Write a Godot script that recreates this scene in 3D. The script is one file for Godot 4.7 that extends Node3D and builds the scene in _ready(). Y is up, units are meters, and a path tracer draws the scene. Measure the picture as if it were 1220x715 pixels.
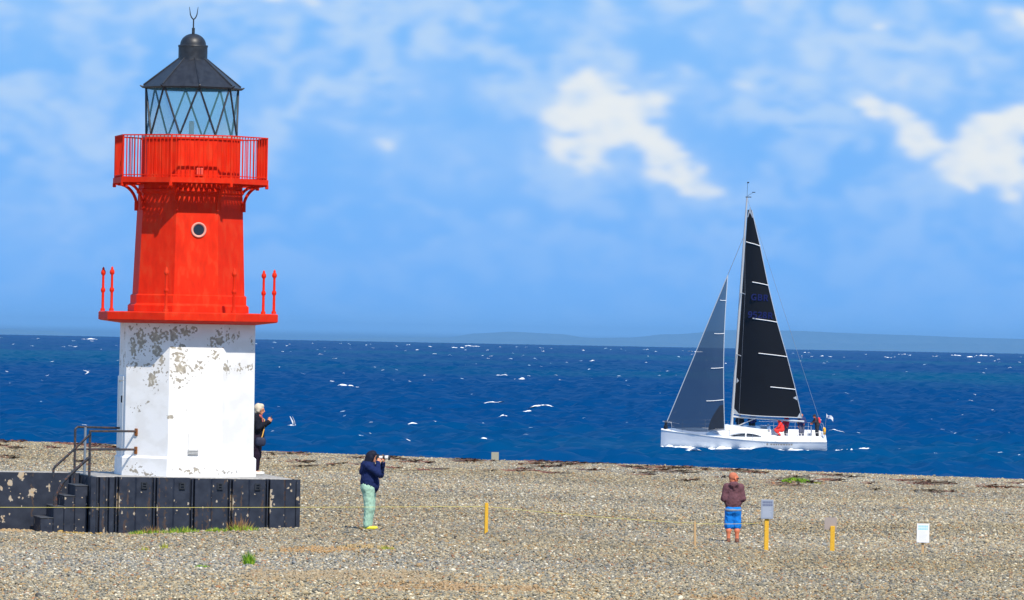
extends Node3D

# ---------------------------------------------------------------- geometry helpers
class Geo:
	var v := PackedVector3Array()
	var n := PackedVector3Array()
	var c := PackedColorArray()
	var uv := PackedVector2Array()
	var idx := PackedInt32Array()
	var tint := Color.WHITE
	var colored := false
	var mapped := false

	func add(p: Vector3, nn: Vector3, t := Vector2.ZERO) -> int:
		v.append(p); n.append(nn); c.append(tint); uv.append(t)
		return v.size() - 1

	func tri(a: Vector3, b: Vector3, d: Vector3) -> void:   # counter-clockwise from the front
		var nn := (b - a).cross(d - a).normalized()
		var i := add(a, nn); add(b, nn); add(d, nn)
		idx.append_array([i, i + 2, i + 1])

	func quad(a: Vector3, b: Vector3, d: Vector3, e: Vector3, ta := Vector2.ZERO, tc := Vector2.ZERO) -> void:
		var nn := (b - a).cross(e - a)
		if nn.length_squared() < 1e-14: nn = (d - b).cross(e - b)
		nn = nn.normalized()
		var i := add(a, nn, Vector2(ta.x, ta.y)); add(b, nn, Vector2(tc.x, ta.y)); add(d, nn, Vector2(tc.x, tc.y)); add(e, nn, Vector2(ta.x, tc.y))
		idx.append_array([i, i + 2, i + 1, i, i + 3, i + 2])

	func grid(rows: Array, closed := false) -> void:         # smooth sheet through rows of points
		var base := v.size()
		var w: int = rows[0].size()
		var h := rows.size()
		for r in h:
			for k in w:
				add(rows[r][k], Vector3.ZERO, Vector2(float(k) / maxi(w - 1, 1), float(r) / maxi(h - 1, 1)))
		var cols := w if closed else w - 1
		for r in h - 1:
			for k in cols:
				var a := base + r * w + k
				var b := base + r * w + (k + 1) % w
				var d := b + w
				var e := a + w
				var nn := (v[b] - v[a]).cross(v[e] - v[a]) + (v[d] - v[b]).cross(v[e] - v[d])
				n[a] += nn; n[b] += nn; n[d] += nn; n[e] += nn
				idx.append_array([a, d, b, a, e, d])
		for i in range(base, v.size()):
			n[i] = n[i].normalized() if n[i].length_squared() > 1e-20 else Vector3.UP

	func box(ctr: Vector3, size: Vector3, bas := Basis.IDENTITY, bevel := 0.0) -> void:
		var s := size * 0.5
		if bevel <= 0.0:
			var p := []
			for z in [-1, 1]:
				for q in [[-1, -1], [1, -1], [1, 1], [-1, 1]]:
					p.append(ctr + bas * Vector3(q[0] * s.x, q[1] * s.y, z * s.z))
			quad(p[4], p[5], p[6], p[7]); quad(p[1], p[0], p[3], p[2])
			quad(p[5], p[1], p[2], p[6]); quad(p[0], p[4], p[7], p[3])
			quad(p[7], p[6], p[2], p[3]); quad(p[0], p[1], p[5], p[4])
			return
		var t := s - Vector3.ONE * bevel
		# six faces
		for ax in 3:
			for sg in [-1.0, 1.0]:
				var u := Vector3.ZERO; var w := Vector3.ZERO; var d := Vector3.ZERO
				d[ax] = sg * s[ax]; u[(ax + 1) % 3] = t[(ax + 1) % 3]; w[(ax + 2) % 3] = t[(ax + 2) % 3] * sg
				quad(ctr + bas * (d - u - w), ctr + bas * (d + u - w), ctr + bas * (d + u + w), ctr + bas * (d - u + w))
		# twelve edges
		for ax in 3:
			var b1 := (ax + 1) % 3
			var b2 := (ax + 2) % 3
			for s1 in [-1.0, 1.0]:
				for s2 in [-1.0, 1.0]:
					var p1 := Vector3.ZERO; var p2 := Vector3.ZERO; var l := Vector3.ZERO
					p1[b1] = s1 * s[b1]; p1[b2] = s2 * t[b2]
					p2[b1] = s1 * t[b1]; p2[b2] = s2 * s[b2]
					l[ax] = t[ax] * s1 * s2
					quad(ctr + bas * (p1 - l), ctr + bas * (p1 + l), ctr + bas * (p2 + l), ctr + bas * (p2 - l))
		for sx in [-1.0, 1.0]:
			for sy in [-1.0, 1.0]:
				for sz in [-1.0, 1.0]:
					var a := ctr + bas * Vector3(sx * s.x, sy * t.y, sz * t.z)
					var b := ctr + bas * Vector3(sx * t.x, sy * s.y, sz * t.z)
					var d := ctr + bas * Vector3(sx * t.x, sy * t.y, sz * s.z)
					if sx * sy * sz > 0: tri(a, b, d)
					else: tri(a, d, b)

	func tube(pts: Array, radii, sides := 8, caps := true) -> void:
		var rows := []
		var side := Vector3.ZERO
		for i in pts.size():
			var dir: Vector3 = (pts[mini(i + 1, pts.size() - 1)] - pts[maxi(i - 1, 0)]).normalized()
			if side == Vector3.ZERO:
				side = dir.cross(Vector3.UP if absf(dir.y) < 0.9 else Vector3.RIGHT).normalized()
			side = (side - dir * side.dot(dir)).normalized()
			var up := side.cross(dir)
			var r: float = radii[i] if radii is Array else radii
			var ring := PackedVector3Array()
			for k in sides:
				var a := TAU * k / sides
				ring.append(pts[i] + (side * cos(a) - up * sin(a)) * r)
			rows.append(ring)
		grid(rows, true)
		if caps:
			for k in range(1, sides - 1):
				tri(rows[0][0], rows[0][k + 1], rows[0][k])
				var e: PackedVector3Array = rows[-1]
				tri(e[0], e[k], e[k + 1])

	func lathe(profile: Array, sides := 16, at := Vector3.ZERO) -> void:    # profile: Vector2(radius, height), bottom to top
		var rows := []
		for p in profile:
			var ring := PackedVector3Array()
			for k in sides:
				var a := TAU * k / sides
				ring.append(at + Vector3(sin(a) * p.x, p.y, cos(a) * p.x))
			rows.append(ring)
		grid(rows, true)

	func drum(profile: Array, az0: float, count := 8, at := Vector3.ZERO, uvs := false) -> void:   # flat-sided; az0: azimuth of the first vertex
		for j in profile.size() - 1:
			var p: Vector2 = profile[j]
			var q: Vector2 = profile[j + 1]
			for k in count:
				var a := az0 + TAU * k / count
				var b := az0 + TAU * (k + 1) / count
				var f := func(az, t): return at + Vector3(sin(az) * t.x, t.y, cos(az) * t.x)
				quad(f.call(a, p), f.call(b, p), f.call(b, q), f.call(a, q), Vector2(float(k) / count, 1.0 - p.y / 3.5) if uvs else Vector2.ZERO, Vector2(float(k + 1) / count, 1.0 - q.y / 3.5) if uvs else Vector2.ZERO)

	func extrude(pts: Array, d: Vector3) -> void:            # convex outline, counter-clockwise seen against d
		var m := pts.size()
		for k in range(1, m - 1):
			tri(pts[0] + d, pts[k] + d, pts[k + 1] + d)
			tri(pts[0], pts[k + 1], pts[k])
		for k in m:
			var a: Vector3 = pts[k]
			var b: Vector3 = pts[(k + 1) % m]
			quad(a, b, b + d, a + d)

	func mesh() -> ArrayMesh:
		var a := []
		a.resize(Mesh.ARRAY_MAX)
		a[Mesh.ARRAY_VERTEX] = v
		a[Mesh.ARRAY_NORMAL] = n
		if colored: a[Mesh.ARRAY_COLOR] = c
		if mapped: a[Mesh.ARRAY_TEX_UV] = uv
		a[Mesh.ARRAY_INDEX] = idx
		var m := ArrayMesh.new()
		m.add_surface_from_arrays(Mesh.PRIMITIVE_TRIANGLES, a)
		return m

var rng := RandomNumberGenerator.new()
var M := {}
var taken := {}

func numbered(called: String) -> String:
	var k: int = taken.get(called, 0)
	taken[called] = k + 1
	return called if k == 0 else "%s_%03d" % [called, k]

func tag(o: Node, label: String, category := "", group := "", kind := "") -> Node:
	if label: o.set_meta("label", label)
	if category: o.set_meta("category", category)
	if group: o.set_meta("group", group)
	if kind: o.set_meta("kind", kind)
	return o

func obj(called: String, g, m: Material, parent: Node = null) -> MeshInstance3D:
	var o := MeshInstance3D.new()
	o.mesh = g.mesh() if g is Geo else g
	o.material_override = m
	if parent == null:
		o.name = numbered(called); add_child(o)
	else:
		o.name = called; parent.add_child(o, true)
	return o

func thing(called: String, label: String, category: String, at := Vector3.ZERO, turn := 0.0, group := "") -> Node3D:
	var o := Node3D.new()
	o.name = numbered(called); add_child(o)
	o.position = at; o.rotation.y = turn
	tag(o, label, category, group)
	return o

func lin(r: float, g: float, b: float) -> Color:
	return Color(r, g, b).linear_to_srgb()

func mat(col: Color, rough := 0.8, spec := 0.5, metal := 0.0) -> StandardMaterial3D:   # col: linear values
	var m := StandardMaterial3D.new()
	m.albedo_color = col.linear_to_srgb()
	m.roughness = rough; m.metallic_specular = spec; m.metallic = metal
	return m

func noise(freq: float, sd: int, oct := 4, ridged := false) -> FastNoiseLite:
	var f := FastNoiseLite.new()
	f.noise_type = FastNoiseLite.TYPE_SIMPLEX_SMOOTH if not ridged else FastNoiseLite.TYPE_SIMPLEX
	f.frequency = freq; f.seed = sd
	f.fractal_type = FastNoiseLite.FRACTAL_RIDGED if ridged else FastNoiseLite.FRACTAL_FBM
	f.fractal_octaves = oct
	return f

func ramp_texture(freq: float, sd: int, stops: Array, side := 256, oct := 5) -> ImageTexture:   # seamless noise through linear colour stops [[t, Color], ...]
	var im := noise(freq, sd, oct).get_seamless_image(side, side)
	var out := Image.create(side, side, false, Image.FORMAT_RGB8)
	for y in side:
		for x in side:
			var t := im.get_pixel(x, y).r
			var col: Color = stops[0][1]
			for k in range(1, stops.size()):
				if t >= stops[k - 1][0]:
					col = stops[k - 1][1].lerp(stops[k][1], clampf((t - stops[k - 1][0]) / (stops[k][0] - stops[k - 1][0]), 0, 1))
			out.set_pixel(x, y, col.linear_to_srgb())
	return ImageTexture.create_from_image(out)

func tri_mat(tex: Texture2D, scale: float, rough := 0.8, spec := 0.4) -> StandardMaterial3D:
	var m := mat(Color.WHITE, rough, spec)
	m.albedo_texture = tex
	m.uv1_triplanar = true; m.uv1_world_triplanar = true
	m.uv1_scale = Vector3.ONE * scale
	return m

# ---------------------------------------------------------------- rounded bodies: tapered capsules joined smoothly, meshed as surface nets
func cap(a: Vector3, b: Vector3, ra: float, rb: float, squash := Vector3.ONE) -> Array:
	return [a, b, ra, rb, squash]

func blob(g: Geo, prims: Array, cell: float, k: float) -> void:
	var lo := Vector3.INF
	var hi := -Vector3.INF
	var pad := k * 0.5 + cell * 2.5
	for p in prims:
		var r: Vector3 = Vector3.ONE * maxf(p[2], p[3]) / p[4] + Vector3.ONE * pad
		lo = lo.min(p[0] - r).min(p[1] - r); hi = hi.max(p[0] + r).max(p[1] + r)
	var nx := int((hi.x - lo.x) / cell) + 2
	var ny := int((hi.y - lo.y) / cell) + 2
	var nz := int((hi.z - lo.z) / cell) + 2
	var f := PackedFloat32Array()
	f.resize(nx * ny * nz); f.fill(9.0)
	for p in prims:
		var s: Vector3 = p[4]
		var r: Vector3 = Vector3.ONE * maxf(p[2], p[3]) / s + Vector3.ONE * pad
		var l: Vector3 = (p[0].min(p[1]) - r - lo) / cell
		var h: Vector3 = (p[0].max(p[1]) + r - lo) / cell
		var a: Vector3 = p[0] * s
		var ba: Vector3 = p[1] * s - a
		var ra: float = p[2]
		var dr: float = p[3] - ra
		var inv := 1.0 / maxf(ba.length_squared(), 1e-9)
		for iz in range(maxi(0, int(l.z)), mini(nz, int(h.z) + 1)):
			for iy in range(maxi(0, int(l.y)), mini(ny, int(h.y) + 1)):
				var o := (iz * ny + iy) * nx
				for ix in range(maxi(0, int(l.x)), mini(nx, int(h.x) + 1)):
					var q := Vector3(lo.x + ix * cell, lo.y + iy * cell, lo.z + iz * cell) * s - a
					var t := clampf(q.dot(ba) * inv, 0.0, 1.0)
					var d := (q - ba * t).length() - ra - dr * t
					var w := f[o + ix]
					var e := maxf(k - absf(w - d), 0.0)
					f[o + ix] = minf(w, d) - e * e * 0.25 / k
	var at := PackedInt32Array()
	at.resize(nx * ny * nz); at.fill(-1)
	var off := PackedInt32Array([0, 1, nx, nx + 1, nx * ny, nx * ny + 1, nx * ny + nx, nx * ny + nx + 1])
	var cells := []
	for iz in nz - 1:
		for iy in ny - 1:
			var o := (iz * ny + iy) * nx
			for ix in nx - 1:
				var i := o + ix
				if absf(f[i]) > cell * 2.6: continue
				var inside := 0
				for q in 8:
					if f[i + off[q]] < 0.0: inside += 1
				if inside == 0 or inside == 8: continue
				var sum := Vector3.ZERO
				var cnt := 0
				for q in 8:
					for b in [1, 2, 4]:
						if q & b: continue
						var fa := f[i + off[q]]
						var fb := f[i + off[q | b]]
						if (fa < 0.0) == (fb < 0.0): continue
						var t := fa / (fa - fb)
						var p := Vector3(q & 1, (q >> 1) & 1, (q >> 2) & 1)
						if b == 1: p.x += t
						elif b == 2: p.y += t
						else: p.z += t
						sum += p; cnt += 1
				sum /= cnt
				var nn := Vector3(f[i + off[1]] + f[i + off[3]] + f[i + off[5]] + f[i + off[7]] - f[i] - f[i + off[2]] - f[i + off[4]] - f[i + off[6]],
					f[i + off[2]] + f[i + off[3]] + f[i + off[6]] + f[i + off[7]] - f[i] - f[i + off[1]] - f[i + off[4]] - f[i + off[5]],
					f[i + off[4]] + f[i + off[5]] + f[i + off[6]] + f[i + off[7]] - f[i] - f[i + off[1]] - f[i + off[2]] - f[i + off[3]])
				at[i] = g.add(lo + (Vector3(ix, iy, iz) + sum) * cell, nn.normalized())
				cells.append(i)
	var steps := [1, nx, nx * ny]
	for i in cells:
		for ax in 3:
			var u: int = steps[(ax + 1) % 3]
			var w: int = steps[(ax + 2) % 3]
			if (f[i] < 0.0) == (f[i + steps[ax]] < 0.0): continue
			var a: int = at[i]
			var b: int = at[i - u]
			var d: int = at[i - u - w]
			var e: int = at[i - w]
			if b < 0 or d < 0 or e < 0: continue
			if f[i] < 0.0: g.idx.append_array([a, d, b, a, e, d])
			else: g.idx.append_array([a, b, d, a, d, e])

func head_prims(t: Transform3D, s := 1.0) -> Array:    # faces local +z, about 0.23 m high, centre between the ears
	var out := []
	for q in [[Vector3(0, 0.035, -0.015), Vector3(0, 0.03, 0.012), 0.082, 0.08], [Vector3(0, -0.01, 0.03), Vector3(0, -0.085, 0.052), 0.062, 0.034],
			[Vector3(0, 0.012, 0.094), Vector3(0, -0.026, 0.112), 0.011, 0.015], [Vector3(0.078, 0.0, -0.005), Vector3(0.083, -0.03, 0.0), 0.016, 0.012],
			[Vector3(-0.078, 0.0, -0.005), Vector3(-0.083, -0.03, 0.0), 0.016, 0.012], [Vector3(-0.02, -0.056, 0.088), Vector3(0.02, -0.056, 0.088), 0.011, 0.011],
			[Vector3(-0.04, 0.03, 0.078), Vector3(0.04, 0.03, 0.078), 0.016, 0.016], [Vector3(0, -0.05, -0.02), Vector3(0, -0.15, -0.035), 0.055, 0.06]]:
		out.append(cap(t * (q[0] * s), t * (q[1] * s), q[2] * s, q[3] * s))
	return out

func hand_prims(wrist: Vector3, dir: Vector3, palm: Vector3, curl := 0.6, s := 1.0) -> Array:   # palm: where the palm faces
	dir = dir.normalized()
	palm = (palm - dir * palm.dot(dir)).normalized()
	var side := dir.cross(palm)
	var out := [cap(wrist - dir * 0.02, wrist + dir * 0.03, 0.026 * s, 0.026 * s)]
	var lens := [0.068, 0.078, 0.072, 0.056]
	for k in 4:
		var x := (k - 1.5) * 0.021 * s
		var root := wrist + dir * 0.085 * s + side * x
		out.append(cap(wrist + dir * 0.03 * s + side * x * 0.7, root, 0.016 * s, 0.011 * s))
		var d1 := (dir * cos(curl) + palm * sin(curl)).normalized()
		var d2 := (dir * cos(curl * 2.3) + palm * sin(curl * 2.3)).normalized()
		var mid: Vector3 = root + d1 * lens[k] * 0.52 * s
		out.append(cap(root, mid, 0.0098 * s, 0.009 * s))
		out.append(cap(mid, mid + d2 * lens[k] * 0.5 * s, 0.009 * s, 0.008 * s))
	var tr := wrist + dir * 0.03 * s - side * 0.03 * s
	var td := (dir * 0.6 - side * 0.6 + palm * 0.5).normalized()
	out.append(cap(tr, tr + td * 0.04 * s, 0.0125 * s, 0.011 * s))
	out.append(cap(tr + td * 0.04 * s, tr + td * 0.04 * s + (dir * 0.8 + palm * 0.5).normalized() * 0.03 * s, 0.0105 * s, 0.009 * s))
	return out

func shaped(called: String, grids: Array, m: Material, parent: Node, crumple := 0.0) -> MeshInstance3D:   # grids: [[prims, cell, blend], ...]
	var g := Geo.new()
	for q in grids:
		blob(g, q[0], q[1], q[2])
	if crumple > 0.0:      # cloth folds: push the skin in and out, then take the normals afresh
		var wob := noise(7.5, 131 + called.length(), 3, true)
		for i in g.v.size():
			var q := g.v[i]
			g.v[i] = q + g.n[i] * crumple * wob.get_noise_3d(q.x * 1.2, q.y * 0.8 + q.x * 0.6, q.z * 1.2)
		g.n.fill(Vector3.ZERO)
		for i in range(0, g.idx.size(), 3):
			var nn := (g.v[g.idx[i + 2]] - g.v[g.idx[i]]).cross(g.v[g.idx[i + 1]] - g.v[g.idx[i]])
			for k in 3: g.n[g.idx[i + k]] += nn
		for i in g.n.size(): g.n[i] = g.n[i].normalized()
	return obj(called, g, m, parent)

# ---------------------------------------------------------------- the lie of the land
const SEA := -3.1
const EARTH := 7.4e6
var bumps: FastNoiseLite
var crest_noise: FastNoiseLite
var swell: FastNoiseLite
var chop: FastNoiseLite

func crest(x: float) -> float:
	return 205.0 + 2.0 * crest_noise.get_noise_1d(x)

func ground(x: float, z: float) -> float:
	var d := -z
	var near := 0.2 - minf(0.004 * (x + 1.5) * (x + 1.5), 0.2) - 0.13 * exp(-pow((x - 5.5) / 5.0, 2) - pow((d - 134.0) / 7.0, 2))
	var far := 0.14 - 0.0187 * clampf(x, -60, 60)
	var y := lerpf(near, far, smoothstep(136.0, 200.0, d)) + 0.03 * bumps.get_noise_2d(x, z)
	var past := d - crest(x) + 2.0
	if past > 0.0:
		y -= past * past * 0.02 if past < 4.0 else 0.32 + (past - 4.0) * 0.16
	return maxf(y, -6.0)

func on_ground(x: float, z: float) -> Vector3:
	return Vector3(x, ground(x, z), z)

func wave(x: float, z: float) -> float:
	var calm := 1.0 - 0.8 * exp(-pow((x - 16.4) / 9.0, 2) - pow((z + 396.0) / 9.0, 2))      # the yacht rides where the swell is low
	return calm * (0.6 * swell.get_noise_2d(x * 0.22 + 300.0, z * 0.45) + 0.75 * swell.get_noise_2d(x * 0.6, z) + 0.6 * chop.get_noise_2d(x * 0.6, z))

func sea_y(x: float, z: float) -> float:
	return SEA - (x * x + z * z) / (2.0 * EARTH) + wave(x, z)

func _ready() -> void:
	rng.seed = 20240611
	bumps = noise(0.09, 5, 3)
	crest_noise = noise(0.05, 9, 3)
	swell = noise(0.11, 21, 3)
	chop = noise(0.42, 33, 3)
	look()
	materials()
	beach()
	sea()
	hills()
	lighthouse()
	plinth()
	fence_and_signs()
	plants_and_wrack()
	people()
	yacht()
	birds()

# ---------------------------------------------------------------- camera, sky, sun
var blobs := []      # clouds: [x, y, half width, half height, turn, weight]
var cloud_noise: FastNoiseLite
var veil_noise: FastNoiseLite
var warp_noise: FastNoiseLite

func sky_color(dir: Vector3) -> Color:
	# degrees across and up from the line of sight's compass direction
	var u := rad_to_deg(atan2(dir.x, -dir.z))
	var w := rad_to_deg(asin(clampf(dir.y, -1, 1)))
	var p := dir * 60.0
	var wx := warp_noise.get_noise_3dv(p) * 0.5
	var wy := warp_noise.get_noise_3dv(p + Vector3(40, 7, 3)) * 0.4
	var fine := cloud_noise.get_noise_3dv(p)
	var veil := veil_noise.get_noise_3d(dir.x * 30.0 + wx, dir.y * 62.0 + wy, dir.z * 30.0) * 0.5 + 0.5
	var wisp := veil_noise.get_noise_3d(dir.x * 90.0 + wx * 2.0, dir.y * 170.0 + wy * 3.0, dir.z * 90.0 + 20.0)
	var low := smoothstep(0.0, 3.2, w)
	var sky := Color(0.185, 0.475, 1.03).lerp(Color(0.215, 0.52, 1.03), smoothstep(0.2, 3.6, w))
	sky = sky.lerp(Color(0.075, 0.22, 0.62), smoothstep(6.0, 65.0, w))
	var pale := Color(0.50, 0.70, 0.97)
	sky = sky.lerp(pale, smoothstep(0.36, 0.76, veil + wisp * 0.34 + fine * 0.18) * (0.10 + 0.85 * low) * (1.0 - 0.6 * smoothstep(8.0, 40.0, w)))
	var soft := 0.0
	var hard := 0.0
	for b in blobs:
		var dx: float = u - b[0]
		if absf(dx) > 3.0: continue
		var dy: float = w - b[1]
		if absf(dy) > 2.0: continue
		dx += wx * 0.6; dy += wy * 0.6
		var cs := cos(b[4])
		var sn := sin(b[4])
		var ex: float = (dx * cs + dy * sn) / b[2]
		var ey: float = (dy * cs - dx * sn) / b[3]
		var r := ex * ex + ey * ey
		if r < 4.0:
			var q: float = exp(-r * 1.1) * b[5]
			soft = maxf(soft, q) + 0.35 * minf(soft, q)
	# beyond the named clouds the same kind of broken cloud goes on all round
	var away := smoothstep(5.6, 8.0, absf(u)) + smoothstep(3.6, 5.5, w)
	if away > 0.0:
		var broad := veil_noise.get_noise_3d(dir.x * 14.0 + 5.0, dir.y * 24.0, dir.z * 14.0)
		soft = maxf(soft, clampf(broad * 1.5 - 0.12, 0, 1) * minf(away, 1.0))
	var higher := cloud_noise.get_noise_3dv(p + Vector3(0.10, 0.22, 0.0))       # the cloud a little above and to the right: thinner there means a lit shoulder here
	var body := smoothstep(0.30, 0.75, soft)
	var rho := soft + (fine * 1.0 + wisp * 0.45) * body
	hard = smoothstep(0.46, 0.74, rho)
	sky = sky.lerp(Color(0.56, 0.74, 0.98), clampf(soft * 1.1 + (fine * 1.0 + wisp * 0.8) * soft, 0, 1) * 0.75)
	var puff := Color(0.60, 0.75, 0.95).lerp(Color(0.86, 0.90, 0.92), clampf(0.62 + (fine - higher) * 0.8 + (rho - 0.7) * 0.6, 0.0, 1.0))
	sky = sky.lerp(puff, hard)
	return sky

func look() -> void:
	var cam := Camera3D.new()
	cam.name = "camera"
	cam.position = Vector3(0, 4.6, 0)
	cam.basis = Basis.from_euler(Vector3(deg_to_rad(0.366), 0, 0)) * Basis(Vector3(0, 0, 1), deg_to_rad(1.08))
	cam.fov = 6.055
	cam.near = 1.0; cam.far = 150000.0
	cam.current = true
	add_child(cam)

	var env := Environment.new()
	env.background_mode = Environment.BG_SKY
	env.tonemap_mode = Environment.TONE_MAPPER_LINEAR
	env.tonemap_exposure = 1.1
	env.background_energy_multiplier = 0.9
	env.sdfgi_enabled = true; env.ssao_enabled = true; env.ssil_enabled = true
	env.fog_enabled = true
	env.fog_density = 0.0000170
	env.fog_light_color = lin(0.27, 0.60, 1.0)
	cloud_noise = noise(2.1, 71, 5)
	cloud_noise.fractal_gain = 0.70
	veil_noise = noise(0.9, 72, 5)
	veil_noise.fractal_gain = 0.58
	warp_noise = noise(1.1, 73, 3)
	# clouds in degrees: across from the line of sight, height above the horizon, half sizes, turn, weight
	for q in [[690, 108, 34, 24, 0, 0.8], [716, 150, 50, 42, 0, 1.0], [755, 150, 56, 20, -50, 1.0], [800, 195, 50, 22, -48, 0.9], [850, 228, 36, 20, -45, 0.7], [745, 108, 30, 16, -30, 0.75], [660, 175, 60, 36, 0, 0.34],
			[1044, 140, 28, 13, -10, 0.85], [1090, 162, 56, 17, -28, 0.95], [1180, 190, 60, 38, 0, 1.0], [1152, 158, 24, 22, 0, 0.85], [1208, 160, 30, 26, 0, 0.8], [1150, 215, 46, 26, 0, 0.55], [1230, 215, 60, 30, 0, 0.7],
			[348, 5, 34, 8, 0, 0.95], [1062, 30, 18, 6, 0, 0.7], [1190, 26, 24, 7, -18, 0.75], [452, 172, 38, 15, -25, 0.46], [494, 108, 30, 20, 0, 0.5], [906, 112, 17, 13, 0, 0.55], [992, 121, 16, 6, 0, 0.55],
			[720, 14, 56, 22, 0, 0.42], [885, 22, 56, 24, 0, 0.5], [960, 55, 70, 26, 0, 0.35], [130, 165, 46, 30, 0, 0.4], [350, 120, 70, 44, 0, 0.36], [60, 260, 70, 30, 0, 0.3], [1060, 100, 50, 20, 0, 0.42], [560, 110, 20, 16, -40, 0.4], [520, 190, 90, 40, 0, 0.28], [60, 15, 150, 26, 0, 0.42], [1120, 75, 110, 26, 0, 0.36], [800, 110, 60, 40, 0, 0.3], [640, 215, 70, 24, 0, 0.3]]:
		var x: float = q[0] - 610.0
		var y: float = 357.5 - q[1]
		var s := rad_to_deg(1.0 / 6760.0)
		blobs.append([(x - y * 0.0188) * s, (x * 0.0188 + y + 43.2) * s, q[2] * s * 1.28, q[3] * s * 1.28, deg_to_rad(q[4]), q[5]])
	var side := 4096
	var small := Image.create(512, 512, false, Image.FORMAT_RGB8)
	for j in 260:
		var up := PI * (0.5 - (j + 0.5) / 512.0)
		for i in 512:
			var a := TAU * (i + 0.5) / 512.0     # the first column looks along -z
			small.set_pixel(i, j, sky_color(Vector3(sin(a) * cos(up), sin(up), -cos(a) * cos(up))).linear_to_srgb())
	small.resize(side, side, Image.INTERPOLATE_CUBIC)
	for j in range(int(side * (0.5 - 12.0 / 180.0)), side / 2 + 4):
		var up := PI * (0.5 - (j + 0.5) / side)
		for i in range(-148, 148):
			var a := TAU * (i + 0.5) / side
			small.set_pixel(posmod(i, side), j, sky_color(Vector3(sin(a) * cos(up), sin(up), -cos(a) * cos(up))).linear_to_srgb())
	var pm := PanoramaSkyMaterial.new()
	pm.panorama = ImageTexture.create_from_image(small)
	var sky := Sky.new()
	sky.sky_material = pm
	env.sky = sky
	var we := WorldEnvironment.new()
	we.name = "world_environment"
	we.environment = env
	add_child(we)

	var sun := DirectionalLight3D.new()
	sun.name = "sun"
	sun.light_energy = 1.6
	sun.light_angular_distance = 0.53
	sun.light_color = Color(1.0, 0.965, 0.91)
	sun.shadow_enabled = true
	var az := deg_to_rad(23.0)
	var el := deg_to_rad(51.0)
	add_child(sun)
	sun.basis = Basis.looking_at(-Vector3(sin(az) * cos(el), sin(el), cos(az) * cos(el)))

# ---------------------------------------------------------------- materials
func materials() -> void:
	var cells := FastNoiseLite.new()
	cells.noise_type = FastNoiseLite.TYPE_CELLULAR
	cells.cellular_return_type = FastNoiseLite.RETURN_CELL_VALUE
	cells.frequency = 0.16; cells.seed = 5
	var cim := cells.get_seamless_image(512, 512)
	cim.convert(Image.FORMAT_RGB8)
	for y in 512:
		for x in 512:
			var t := cim.get_pixel(x, y).r
			var t2 := fposmod(t * 7.3, 1.0)
			cim.set_pixel(x, y, Color(0.14 + 0.26 * t, 0.13 + 0.235 * t, 0.11 + (0.17 - 0.05 * t2) * t).linear_to_srgb())
	M.ground = tri_mat(ImageTexture.create_from_image(cim), 0.22, 0.95, 0.2)
	M.pebble = mat(Color.WHITE, 0.75, 0.4)
	M.pebble.vertex_color_use_as_albedo = true
	M.sea = mat(Color.WHITE, 0.4, 0.05)
	M.sea.vertex_color_use_as_albedo = true
	M.foam = mat(Color.WHITE, 0.9, 0.2)
	M.foam.vertex_color_use_as_albedo = true
	M.hill = tri_mat(ramp_texture(0.02, 3, [[0.3, Color(0.025, 0.04, 0.03)], [0.7, Color(0.05, 0.065, 0.05)]]), 0.0004, 1.0, 0.1)
	M.red = tri_mat(ramp_texture(0.02, 4, [[0.2, Color(0.60, 0.020, 0.004)], [0.4, Color(0.68, 0.022, 0.004)], [0.6, Color(0.71, 0.024, 0.004)], [0.78, Color(0.68, 0.045, 0.012)]]), 0.45, 0.6, 0.25)
	M.red.uv1_scale = Vector3(0.9, 0.3, 0.9)
	M.black = tri_mat(ramp_texture(0.03, 6, [[0.3, Color(0.010, 0.012, 0.017)], [0.7, Color(0.022, 0.026, 0.034)]]), 0.8, 0.45, 0.5)
	M.white = mat(Color(0.82, 0.82, 0.81), 0.6, 0.4)
	M.concrete = tri_mat(ramp_texture(0.05, 7, [[0.3, Color(0.26, 0.25, 0.23)], [0.6, Color(0.36, 0.35, 0.33)], [0.75, Color(0.44, 0.43, 0.40)]]), 0.6, 0.9, 0.3)
	M.rail = tri_mat(ramp_texture(0.05, 8, [[0.35, Color(0.02, 0.024, 0.032)], [0.62, Color(0.035, 0.04, 0.05)], [0.72, Color(0.16, 0.06, 0.025)]]), 1.1, 0.5, 0.5)
	M.rust = mat(Color(0.22, 0.085, 0.03), 0.9, 0.2)
	M.glass = mat(Color(0.16, 0.42, 0.52), 0.28, 0.5)
	M.glass.transparency = BaseMaterial3D.TRANSPARENCY_ALPHA
	M.glass.albedo_color.a = 0.16
	M.dark_glass = mat(Color(0.015, 0.02, 0.03), 0.1, 0.5)
	M.wood = tri_mat(ramp_texture(0.08, 10, [[0.3, Color(0.62, 0.34, 0.03)], [0.7, Color(0.78, 0.46, 0.05)]]), 2.0, 0.8, 0.3)
	M.raw_wood = mat(Color(0.52, 0.34, 0.17), 0.85, 0.3)
	M.rope = mat(Color(0.62, 0.55, 0.16), 0.8, 0.3)
	M.steel = mat(Color(0.55, 0.56, 0.58), 0.35, 0.5, 0.6)
	M.alu = mat(Color(0.62, 0.63, 0.62), 0.45, 0.5, 0.1)
	M.gel = mat(Color(0.80, 0.82, 0.84), 0.18, 0.5)
	M.skin = mat(Color(0.62, 0.27, 0.16), 0.6, 0.4)
	M.tan = mat(Color(0.68, 0.20, 0.10), 0.6, 0.4)

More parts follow.
